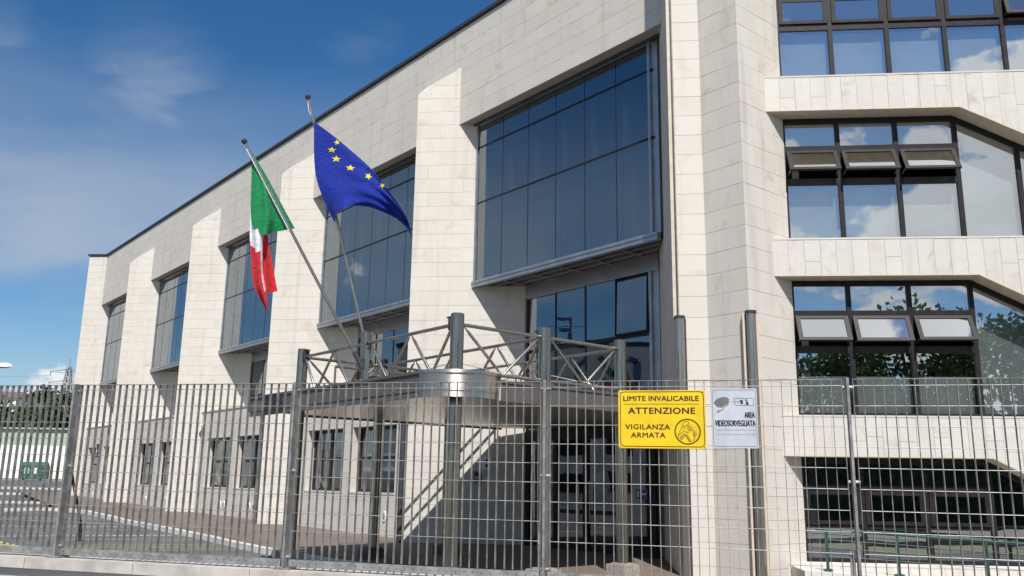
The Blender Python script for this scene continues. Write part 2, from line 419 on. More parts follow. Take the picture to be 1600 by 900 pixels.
def clip(poly, a, b, c):       # keep a*x+b*y<=c
    out = []
    for i in range(len(poly)):
        p, q = poly[i], poly[(i + 1) % len(poly)]
        dp, dq = a * p[0] + b * p[1] - c, a * q[0] + b * q[1] - c
        if dp <= 0: out.append(p)
        if (dp < 0 < dq) or (dq < 0 < dp):
            t = dp / (dp - dq); out.append((p[0] + t * (q[0] - p[0]), p[1] + t * (q[1] - p[1])))
    return out


def area2(p): return 0.5 * abs(sum(p[i][0] * p[(i + 1) % len(p)][1] - p[(i + 1) % len(p)][0] * p[i][1] for i in range(len(p))))


PANELS = []
GAP, VG, PT = 0.003, 0.0014, 0.016


def clad(O, u, nn, poly, wall, m, h=0.4325, z0=4.17, w=0.7, vertical=False, stag=0.5, jit=0.0):
    ss = [p[0] for p in poly]; zs = [p[1] for p in poly]
    if not vertical:
        j = math.floor((min(zs) - z0) / h)
        while z0 + j * h < max(zs):
            za, zb = z0 + j * h, z0 + (j + 1) * h
            row = clip(clip(poly, 0, 1, zb - GAP), 0, -1, -za - GAP)
            s = min(ss) - (stag * w if j % 2 else 0) - (random.random() * jit * w)
            while s < max(ss) and len(row) > 2:
                ww = w
                c = clip(clip(row, 1, 0, s + ww - VG), -1, 0, -s - VG)
                if len(c) > 2 and area2(c) > 0.004: PANELS.append((O, u, nn, c, wall, m))
                s += ww
            j += 1
    else:
        s = min(ss)
        k = 0
        while s < max(ss):
            col = clip(clip(poly, 1, 0, s + w - 0.0024), -1, 0, -s - 0.0024)
            if len(col) > 2:
                za, zb = min(p[1] for p in col), max(p[1] for p in col)
                cuts = [za]
                r = random.random()
                if r < 0.28: cuts.append(za + (zb - za) * random.choice((0.38, 0.5, 0.62)))
                while zb - cuts[-1] > 1.0: cuts.append(cuts[-1] + random.uniform(0.55, 0.85))
                cuts.append(zb + 2 * GAP)
                for a, b in zip(cuts[:-1], cuts[1:]):
                    c = clip(clip(col, 0, 1, b - GAP), 0, -1, -a - (GAP if a != za else 0))
                    if len(c) > 2 and area2(c) > 0.004: PANELS.append((O, u, nn, c, wall, m))
            s += w; k += 1


def project(p):
    z = p @ CF
    return (800 + FPX * (p @ CR) / max(z, 0.1), 450 - FPX * (p @ CU) / max(z, 0.1), z)


# ------------------------------------------------------------------ frames of reference (metres, camera at the origin, eye 1.6 m above the street)
def dirv(az): return V3(math.sin(R(az)), math.cos(R(az)), 0)


uL = dirv(-39.4); nL = V3(-math.cos(R(39.4)), -math.sin(R(39.4)), 0)   # long facade: away to the left, outward
vL = -uL                                                                # along the facade towards the viewer
uR = dirv(95.6); nR = V3(-0.09758, -0.99523, 0)                        # frontal planes
mR = -nR
Q = V3(-1.677, 25.0, 0)                                                 # pier crease
BAY = 9.58
Cr = [Q + uL * BAY * k for k in range(5)]
PW = 1.31
ROOF = 13.85
HEAD, SILL = 10.65, 5.59
AL = V3(3.264, 17.282, 0); AB = V3(3.924, 17.217, 0); BC = V3(4.543, 16.463, 0); E0 = V3(5.238, 17.034, 0)
P0r = V3(5.582, 17.0, 0)                                                # right wing origin, s=0
uB = (BC - AB) / np.linalg.norm(BC - AB); nB = V3(uB[1], -uB[0], 0)
uC = (E0 - BC) / np.linalg.norm(E0 - BC); nC = V3(uC[1], -uC[0], 0)
if nB @ V3(0, -1, 0) < 0: nB = -nB
if nC @ V3(0, -1, 0) < 0: nC = -nC
OL = lambda k: Cr[k]                                                    # origin of bay k
GL = -2.4                                                               # foundations go below grade


def zg(Y):
    return -1.78 + (0.0165 * (Y - 25) if Y > 25 else 0) + (0.014 * (Y - 54) if Y > 54 else 0)


# ------------------------------------------------------------------ the office building
office = thing('office_building', (0.0, 30.0, -1.7), 'long travertine office building with sawtooth piers, tinted bay windows and a tower-like corner', 'building')


def face_wall(O, u, nn, pts, depth, name='wall', m=JOINT, back=0.0):
    b = MB(); b.poly_ext([O + u * p[0] + Zv * p[1] + nn * (-PT * 0.62 - back) for p in pts], -nn * depth)
    return b.build(name, m, office)


# piers
for k in range(4):
    E = Cr[k] - uR * PW
    sh = mR * PT + uR * PT
    b = MB()
    e2 = E + sh
    big = [e2, e2 + uR * 3.8, e2 + mR * 3.8]
    b.prism(big, GL, HEAD + 0.02)
    b.prism([e2, e2 + uR * PW, e2 + mR * PW], HEAD + 0.02, [11.68 - 0.02, 12.53, 12.53])
    pier = b.build('pier', JOINT, office)
    clad(E, uR, nR, [(0, GL), (3.46, GL), (3.46, 5.6), (1.96, 5.6), (1.96, 10.66), (1.31, 10.66), (1.31, 12.55), (0, 11.68)], pier, STONE, w=0.74, stag=0.45)
    clad(E, mR, -uR, [(0, GL), (3.46, GL), (3.46, 10.66), (1.31, 10.66), (1.31, 12.55), (0, 11.68)], pier, STONE, w=0.74)
    t = MB(); a = 11.68; t.poly_ext([E + Zv * 11.675, E + uR * 1.33 + Zv * 12.545, E + mR * 1.33 + Zv * 12.545], -Zv * 0.03)
    t.build('pier_cap', STONE, pier)
# end pier, full height
E = Cr[4] - uR * 1.19; sh = mR * PT + uR * PT
b = MB(); b.prism([E + sh, E + sh + uR * 3.6, E + sh + mR * 3.6 + uR * 0.0], GL, ROOF - 0.01)
b.prism([E + sh + mR * 3.6, E + sh + mR * 15, E + sh + mR * 15 + uR * 0.4, E + sh + mR * 3.6 + uR * 0.4], GL, ROOF - 0.01)
pier = b.build('pier', JOINT, office)
clad(E, uR, nR, [(0, GL), (3.4, GL), (3.4, 5.6), (1.84, 5.6), (1.84, 10.66), (1.19, 10.66), (1.19, ROOF), (0, ROOF)], pier, STONE, w=0.62, stag=0.4)
clad(E, mR, -uR, [(0, GL), (15, GL), (15, ROOF), (0, ROOF)], pier, STONE, w=0.9)

# fascia over the bays
t_f = ((Q - AL) @ nL) / (mR @ nL)
XR = AL + mR * t_f                    # where the fascia meets the tower return
A1 = (XR - Q) @ vL
fb = MB(); fb.box(Q, vL, nL, -4 * BAY, A1 - 0.003, HEAD + 0.012, ROOF, -0.40, -PT * 0.62)
fascia = fb.build('fascia', JOINT, office)
clad(Q, vL, nL, [(-4 * BAY + 0.004, HEAD), (A1 - 0.006, HEAD), (A1 - 0.006, ROOF), (-4 * BAY + 0.004, ROOF)], fascia, STONE, w=0.92, stag=0.5)
sb = MB(); sb.box(Q, vL, nL, -4 * BAY, A1 - 0.004, HEAD - 0.004, HEAD + 0.010, -0.41, -0.002); sb.build('soffit_lining', SOFFIT, fascia)
sb = MB(); sb.box(Q, vL, nL, -4 * BAY + 0.2, A1 - 0.004, HEAD - 0.06, HEAD - 0.006, -0.36, -0.30); sb.build('shadow_trim', ALU_D, fascia)
cb = MB(); cb.box(Q, vL, nL, -4 * BAY + 0.02, A1 + 0.2, ROOF + 0.045, ROOF + 0.15, -0.5, 0.07)
cb.box(Q, vL, nL, -4 * BAY + 0.02, A1 + 0.2, ROOF + 0.003, ROOF + 0.043, -0.4, 0.03)
cb.box(Cr[4], uR, nR, -1.28, 0.0, ROOF + 0.047, ROOF + 0.147, -0.5, 0.08)
cb.build('roof_edge', COPING, office)
# roof slab and back of the volume, to keep the rooms dark
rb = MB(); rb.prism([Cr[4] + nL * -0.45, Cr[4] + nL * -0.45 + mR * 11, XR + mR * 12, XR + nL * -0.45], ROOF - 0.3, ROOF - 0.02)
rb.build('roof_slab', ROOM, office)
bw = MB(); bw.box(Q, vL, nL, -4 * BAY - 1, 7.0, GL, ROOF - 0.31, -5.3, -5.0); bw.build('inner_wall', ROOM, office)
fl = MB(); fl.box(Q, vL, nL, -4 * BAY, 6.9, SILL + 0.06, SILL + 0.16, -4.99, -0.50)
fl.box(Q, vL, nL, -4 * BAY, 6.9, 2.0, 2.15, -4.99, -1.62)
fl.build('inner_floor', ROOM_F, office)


def pane_box(O, u, nn, s0, s1, z0, z1, o, name, m, parent, th=0.008, tilt=0.0025):
    a, c = random.uniform(-tilt, tilt), random.uniform(-tilt, tilt)
    P = lambda s, z, q: O + u * s + Zv * z + nn * (o + q + a * (s - (s0 + s1) / 2) + c * (z - (z0 + z1) / 2))
    b = MB(); b.hexa([P(s0, z0, -th), P(s1, z0, -th), P(s1, z1, -th), P(s0, z1, -th), P(s0, z0, 0), P(s1, z0, 0), P(s1, z1, 0), P(s0, z1, 0)])
    return b.build(name, m, parent)


# projecting bay windows + lower windows
MUL = [0.46, 1.62, 2.76, 3.90, 5.01, 6.13, 7.24]
for k in range(5):
    O = Cr[k]; o = -0.42
    aR = 7.36 if k == 0 else 7.33
    mul = MUL[:-1] + [aR - 0.12]
    b = MB()
    for i, a in enumerate(mul[1:-1]): b.box(O, vL, nL, a - 0.012, a + 0.012, 5.75, HEAD - 0.01, o - 0.05, o + 0.003)
    for z in (8.115, 9.865): b.box(O, vL, nL, 0.44, aR, z - 0.024, z + 0.024, o - 0.049, o + 0.013)
    win = b.build('bay_window', BLACKF, office)
    b = MB()
    b.box(O, vL, nL, 0.39, 0.45, SILL + 0.14, HEAD - 0.006, o - 0.06, o + 0.05)
    b.box(O, vL, nL, aR - 0.13, aR - 0.07, SILL + 0.14, HEAD - 0.007, o - 0.06, o + 0.05)
    b.box(O, vL, nL, aR - 0.06, aR + 0.12, SILL + 0.14, HEAD - 0.008, o - 0.08, o - 0.03)
    b.box(O, vL, nL, 0.39, aR, HEAD - 0.07, HEAD - 0.009, o - 0.055, o + 0.045)
    b.build('frame', ALU, win)
    b = MB()
    b.box(O, vL, nL, 0.36, aR + 0.10, SILL + 0.075, SILL + 0.15, o - 0.06, o + 0.09)
    b.box(O, vL, nL, 0.36, aR + 0.10, SILL + 0.035, SILL + 0.073, o - 0.06, o + 0.065)
    b.box(O, vL, nL, 0.36, aR + 0.10, SILL - 0.035, SILL + 0.033, o - 0.06, o + 0.075)
    b.build('sill', ALU, win)
    b = MB()
    b.box(O, vL, nL, 0.5, aR, SILL + 0.04, SILL + 0.056, -1.5, o - 0.06); b.build('soffit_panel', ALU_D, win)
    b = MB()
    for a in mul[1:-1]: b.box(O, vL, nL, a - 0.022, a + 0.022, SILL - 0.02, SILL + 0.03, -1.40, o - 0.062)
    for q in (-0.78, -1.12): b.box(O, vL, nL, 0.9, aR - 0.2, SILL - 0.015, SILL + 0.025, q - 0.02, q + 0.02)
    b.build('soffit_rail', ALU, win)
    for i in range(6):
        s0, s1 = mul[i] + (0.0 if i == 0 else 0.011), mul[i + 1] - 0.011
        for (z0, z1) in ((SILL + 0.14, 8.09), (8.14, 9.84), (9.89, HEAD - 0.05)):
            pane_box(O, vL, nL, s0, s1, z0, z1, o, 'pane', GLASS_L, win)
        b = MB(); b.box(O, vL, nL, s0 + 0.04, s1 - 0.04, SILL + 0.18, 8.05, o - 0.22, o - 0.19); b.build('spandrel_panel', SPAN, win)
        # white curtain gathered beside each mullion of the middle row
        if k < 3:
            cbm = MB()
            cbm.poly_ext([O + vL * (s0 + 0.06) + nL * (o - 0.16) + Zv * 8.2, O + vL * (s0 + 0.24) + nL * (o - 0.18) + Zv * 8.2,
                          O + vL * (s0 + 0.15) + nL * (o - 0.16) + Zv * 9.75, O + vL * (s0 + 0.06) + nL * (o - 0.16) + Zv * 9.75], -nL * 0.05)
            cbm.build('curtain', CURT, win)
    # lower window on the recessed plane
    o = -1.52
    zb = 1.46 if k == 0 else 2.93
    b = MB()
    lm = [1.56, 2.73, 3.90, 5.02, 6.16]
    for a in lm[1:-1]: b.box(O, vL, nL, a - 0.03, a + 0.03, zb, 5.2, o - 0.05, o + 0.012)
    zz_ = 3.66
    b.box(O, vL, nL, 1.56, 6.16, zz_ - 0.05, zz_ + 0.05, o - 0.049, o + 0.013)
    b.box(O, vL, nL, 1.50, 1.59, zb, 5.2, o - 0.052, o + 0.016)
    if k > 0: b.box(O, vL, nL, 1.5, 6.4, zb - 0.02, zb + 0.08, o - 0.05, o + 0.02)
    lw = b.build('lower_window', BLACKF, office)
    b = MB(); b.box(O, vL, nL, 1.46, 6.5, 5.20, SILL + 0.036, o - 0.06, o + 0.05); b.box(O, vL, nL, 1.47, 1.50, zb, 5.20, o - 0.06, o + 0.06)
    b.box(O, vL, nL, 6.16, 6.24, zb, 5.20, o - 0.06, o + 0.04); b.box(O, vL, nL, 6.245, 6.45, zb, 5.20, o - 0.09, o - 0.02); b.build('frame', ALU, lw)
    for i in range(4):
        s0, s1 = lm[i] + 0.02, lm[i + 1] - 0.02
        if k == 0 and i == 3:
            # the last upper sash hangs open a little, hinged at the head
            tlt = 0.035
            P = lambda s, z, q: O + vL * s + Zv * z + nL * (o + 0.02 + q + tlt * (5.18 - z))
            b = MB()
            for (a0, a1, c0_, c1_) in ((s0, s0 + 0.022, 3.70, 5.18), (s1 - 0.022, s1, 3.70, 5.18), (s0 + 0.023, s1 - 0.023, 3.70, 3.74), (s0 + 0.023, s1 - 0.023, 5.15, 5.18)):
                b.hexa([P(a0, c0_, -.02), P(a1, c0_, -.02), P(a1, c1_, -.02), P(a0, c1_, -.02), P(a0, c0_, .02), P(a1, c0_, .02), P(a1, c1_, .02), P(a0, c1_, .02)])
            sash = b.build('open_sash', BLACKF, lw)
            b = MB(); b.hexa([P(s0 + .05, 3.75, -.004), P(s1 - .05, 3.75, -.004), P(s1 - .05, 5.13, -.004), P(s0 + .05, 5.13, -.004), P(s0 + .05, 3.75, .004), P(s1 - .05, 3.75, .004), P(s1 - .05, 5.13, .004), P(s0 + .05, 5.13, .004)])
            b.build('pane', GLASS_L, lw)
        else:
            pane_box(O, vL, nL, s0, s1, 3.70, 5.2, o, 'pane', GLASS_L, lw)
        pane_box(O, vL, nL, s0, s1, zb + 0.02, 3.62, o, 'pane', GLASS_L, lw)

# entrance below bay 0
O = Cr[0]; o = -1.52
b = MB()
b.box(O, vL, nL, 1.47, 6.4, 1.16, 1.44, o - 0.06, o + 0.03)
for a, hw in ((1.60, 0.09), (2.73, 0.07), (3.90, 0.10), (5.02, 0.07), (6.16, 0.09)): b.box(O, vL, nL, a - hw, a + hw, -1.80, 1.159, o - 0.055, o + 0.028)
for i, (a0, a1) in enumerate(((1.69, 2.66), (2.80, 3.80), (4.00, 4.95), (5.09, 6.07))): b.box(O, vL, nL, a0, a1, -1.80, -1.62, o - 0.05, o + 0.02)
for i, (a0, a1) in enumerate(((2.80, 3.80), (4.00, 4.95))): b.box(O, vL, nL, a0, a1, -0.72, -0.62, o - 0.05, o + 0.022)
ent = b.build('entrance_front', BLACKF, office)
for i, (a0, a1) in enumerate(((1.69, 2.66), (2.80, 3.80), (4.00, 4.95), (5.09, 6.07))):
    pane_box(O, vL, nL, a0, a1, -1.62, 1.16, o - 0.01, 'pane', GLASS_D, ent)
b = MB()
for a in (3.70, 4.10): b.box(O, vL, nL, a - 0.015, a + 0.015, -0.9, 0.1, o + 0.05, o + 0.08)
b.build('pull_handle', STEEL, ent)
b = MB(); b.box(O, vL, nL, 5.62, 5.98, -0.30, -0.08, o + 0.006, o + 0.012); ds = b.build('door_sticker', BLUEP, ent)
b = MB(); b.box(O, vL, nL, 5.66, 5.71, -0.26, -0.12, o + 0.0125, o + 0.014); b.box(O, vL, nL, 5.78, 5.94, -0.21, -0.17, o + 0.0125, o + 0.014); b.build('sticker_print', WHITE, ds)

# low ground-floor wall of bays 1..4, with pairs of windows
for k in range(1, 5):
    O = Cr[k]; top = 2.90; xR = 7.72
    gz = zg(Cr[k][1]) - 0.6
    w1, w2, z0, z1 = (0.88, 3.46), (4.08, 6.80), -0.33, 1.76
    segs = [(0.0, w1[0], gz, top), (w1[1], w2[0], gz, top), (w2[1], xR, gz, top), (w1[0], w1[1], gz, z0), (w2[0], w2[1], gz, z0), (w1[0], w1[1], z1, top), (w2[0], w2[1], z1, top)]
    b = MB()
    for (a0, a1, c0_, c1_) in segs: b.box(O, vL, nL, a0, a1, c0_, c1_ - (0.002 if c1_ == top else 0), -0.34, -PT * 0.62)
    lowall = b.build('low_wall', JOINT, office)
    for sg in segs: clad(O, vL, nL, [(sg[0], sg[2]), (sg[1], sg[2]), (sg[1], sg[3]), (sg[0], sg[3])], lowall, STONE, w=0.9, stag=0.5)
    b = MB(); b.box(O, vL, nL, 0.0, xR + 0.2, top, top + 0.06, -1.62, 0.03); b.build('coping', STONE_B, lowall)
    for (a0, a1) in (w1, w2):
        b = MB()
        b.box(O, vL, nL, a0 - 0.012, a0 + 0.02, z0, z1, -0.33, 0.004); b.box(O, vL, nL, a1 - 0.02, a1 + 0.012, z0, z1, -0.33, 0.004)
        b.box(O, vL, nL, a0 + 0.021, a1 - 0.021, z1 - 0.02, z1 + 0.012, -0.33, 0.003); b.build('reveal', STONE_B, lowall)
        b = MB(); b.box(O, vL, nL, a0 - 0.012, a1 + 0.012, z0 - 0.05, z0 + 0.002, -0.33, 0.012); b.build('sill', STONE_B, lowall)
        b = MB(); mid = (a0 + a1) / 2
        for (p0_, p1_, q0, q1) in ((a0 + .022, a0 + .14, z0 + .004, z1 - .022), (a1 - .14, a1 - .022, z0 + .004, z1 - .022), (mid - .07, mid + .07, z0 + .004, z1 - .022)): b.box(O, vL, nL, p0_, p1_, q0, q1, -0.33, -0.27)
        for (q0, q1) in ((z0 + .005, z0 + .10), (0.70, 0.80), (z1 - .13, z1 - .023)): b.box(O, vL, nL, a0 + .022, a1 - .022, q0, q1, -0.328, -0.272)
        fr = b.build('window', BLACKF, lowall)
        b = MB()
        for (p0_, p1_) in ((a0 + .14, mid - .07), (mid + .07, a1 - .14)):
            b.box(O, vL, nL, p0_, p1_, z0 + .1, z1 - .13, -0.306, -0.298)
        b.build('pane', GLASS_D, lowall)
        b = MB(); hh = random.choice((0.55, 1.3, 0.8, 1.9))
        b.box(O, vL, nL, a0 + .15, a1 - .15, z1 - .13 - hh, z1 - .12, -0.40, -0.38); b.build('blind', BLIND, lowall)
    # paired white vents near the base
    for a in (2.95, 3.35, 5.9, 6.3):
        if a in (2.95, 3.35) and k == 1: continue
        b = MB(); pts = [O + vL * (a + 0.09 * math.cos(t)) + Zv * (-1.02 + 0.16 * math.sin(t)) + nL * 0.002 for t in np.linspace(0, 2 * math.pi, 14, endpoint=False)]
        b.poly_ext(pts, nL * 0.03); vt = b.build('vent', WHITE, lowall)
        b = MB(); pts = [O + vL * (a + 0.05 * math.cos(t)) + Zv * (-1.02 + 0.11 * math.sin(t)) + nL * 0.0325 for t in np.linspace(0, 2 * math.pi, 12, endpoint=False)]
        b.poly_ext(pts, nL * 0.003)
        b.build('vent_hole', GREYINK, lowall)
    if k == 2:
        b = MB(); c = O + vL * 0.35 + nL * 0.02 + Zv * 2.35
        b.box(c, vL, nL, -0.05, 0.05, -0.05, 0.05, -0.02, 0.06); b.box(c, vL, nL, -0.14, 0.10, -0.02, 0.10, 0.062, 0.22); b.build('wall_lamp', WHITE, lowall)

# pipes on the outer edge of the first piers
for k, zt in ((0, 2.6), (1, 2.6)):
    E = Cr[k] - uR * (PW + 0.02) + mR * -0.02
    b = MB(); b.tube([E + Zv * GL, E + Zv * zt], 0.085, 12); b.build('downpipe', ALU_D, office, 40)

# tower at the corner
TT = 16.0
b = MB(); s_ = V3(0.006, 0.012, 0)
b.prism([AL + mR * 0.0 + V3(.012, .011, 0), AB + V3(.004, .011, 0), BC + V3(0.001, 0.016, 0), E0 + uC * 0.62 + V3(-.007, .009, 0), E0 + uC * 0.62 + V3(-.3, .6, 0), AL + mR * 2.0 + V3(.9, 0, 0), AL + mR * 8.6 + V3(.4, 0, 0), AL + mR * 8.6 + V3(.012, 0, 0)], GL, TT)
tower = b.build('tower', JOINT, office)
wA = np.linalg.norm(AB - AL); wB = np.linalg.norm(BC - AB); wC = np.linalg.norm(E0 - BC) + 0.62
clad(AL, uR, nR, [(0.10, GL), (wA, GL), (wA, TT), (0.10, TT)], tower, STONE, w=0.9, stag=0)
clad(AB, uB, nB, [(0, GL), (wB, GL), (wB, TT), (0, TT)], tower, STONE, w=0.56, stag=0.3)
clad(BC, uC, nC, [(0, GL), (wC, GL), (wC, TT), (0, TT)], tower, STONE, w=0.70, stag=0.4)
clad(AL, mR, -uR, [(0.03, GL), (8.5, GL), (8.5, TT), (0.03, TT)], tower, STONE, w=0.9)
b = MB(); b.box(AL, uR, nR, -0.02, 0.045, 3.30, TT, -0.06, 0.02); b.build('corner_trim', BEIGE_T, tower)
b = MB(); b.box(AL, uR, nR, 0.05, 0.085, 3.30, TT, -0.02, -0.004); b.build('trim_groove', COPING, tower)
for (c, zt, hh) in ((AL + uR * 0.10 + nR * 0.03, 3.30, 0), (BC + V3(0.02, -0.015, 0), 3.27, 1)):
    b = MB(); b.tube([c + Zv * GL, c + Zv * (zt - 0.02)], 0.088, 18); dp = b.build('downpipe', PIPE, tower, 40)
    b = MB(); b.tube([c + Zv * (zt - 0.02), c + Zv * (zt + 0.03)], 0.11, 16); b.build('pipe_collar', COPING, tower, 40)
    b = MB(); b.box(c, uR, nR, 0.09 if hh == 0 else -0.155, 0.125 if hh == 0 else -0.115, GL, zt - 0.03, -0.10, -0.01); b.build('pipe_channel', BEIGE_T if hh else COPING, tower)
    if hh:
        b = MB(); b.box(c, uR, nR, 0.10, 0.17, GL, zt - 0.03, -0.10, -0.02); b.build('pipe_channel', BEIGE_T, tower)
        b = MB(); b.box(c, uR, nR, -0.112, -0.09, GL, zt - 0.03, -0.10, -0.03); b.build('trim_groove', COPING, tower)

# right wing: stone bands with chamfered openings and bronze windows
SR = 12.0
FL = [(-1.39, 0.62), (1.35, 4.15), (4.88, 7.68), (8.41, 11.21)]
CH = 0.52
sE = -0.36


def band(lo, hi, chamfer_from, next_lo, w=0.312):
    if chamfer_from is None:
        return [(sE, lo), (SR, lo), (SR, hi), (sE, hi)]
    L = (lo - next_lo) / CH
    return [(sE, lo), (chamfer_from, lo), (chamfer_from + L, next_lo), (SR, next_lo), (SR, hi), (sE, hi)]


bands = [band(-2.4, -1.39, None, None), band(0.62, 1.35, 3.48, -1.39), band(4.15, 4.88, 3.57, 1.35), band(7.68, 8.41, 3.53, 4.88), band(11.21, 14.6, 5.95, 8.41)]
for poly in bands:
    b = MB(); b.poly_ext([P0r + uR * p[0] + Zv * p[1] + nR * (-PT * 0.62) for p in poly], -nR * 0.44)
    bd = b.build('stone_band', JOINT, office)
    clad(P0r, uR, nR, [(p[0], p[1]) for p in poly], bd, STONE_B, w=0.312, vertical=True)
    lo = min(p[1] for p in poly[:2]); hi = poly[-1][1]
    # sill cap and soffit strip
    b = MB(); b.box(P0r, uR, nR, sE + 0.012, SR, hi, hi + 0.035, -0.46, 0.007); b.build('sill_cap', STONE_B, bd)
    if len(poly) == 6:
        prof = [poly[0], poly[1], poly[2]]
        b = MB()
        for p, q in zip(prof[:-1], prof[1:]):
            d = np.array([q[0] - p[0], q[1] - p[1]]); d = d / np.linalg.norm(d); nn2 = np.array([d[1], -d[0]])
            if nn2[1] > 0: nn2 = -nn2
            P = lambda a, t, oo: P0r + uR * (a[0] + nn2[0] * t) + Zv * (a[1] + nn2[1] * t) + nR * oo
            b.hexa([P(p, .0, -.45), P(q, .0, -.45), P(q, .022, -.45), P(p, .022, -.45), P(p, .0, .004), P(q, .0, .004), P(q, .022, .004), P(p, .022, .004)])
        b.build('soffit_lining', BEIGE_T, bd)

WO = -0.45


def seg_bar(b, p, q, w, o0, o1):
    p = np.array(p); q = np.array(q); d = (q - p) / np.linalg.norm(q - p); nn2 = np.array([-d[1], d[0]])
    P = lambda a, t, oo: P0r + uR * (a[0] + nn2[0] * t) + Zv * (a[1] + nn2[1] * t) + nR * oo
    b.hexa([P(p, -w, o0), P(q, -w, o0), P(q, w, o0), P(p, w, o0), P(p, -w, o1), P(q, -w, o1), P(q, w, o1), P(p, w, o1)])


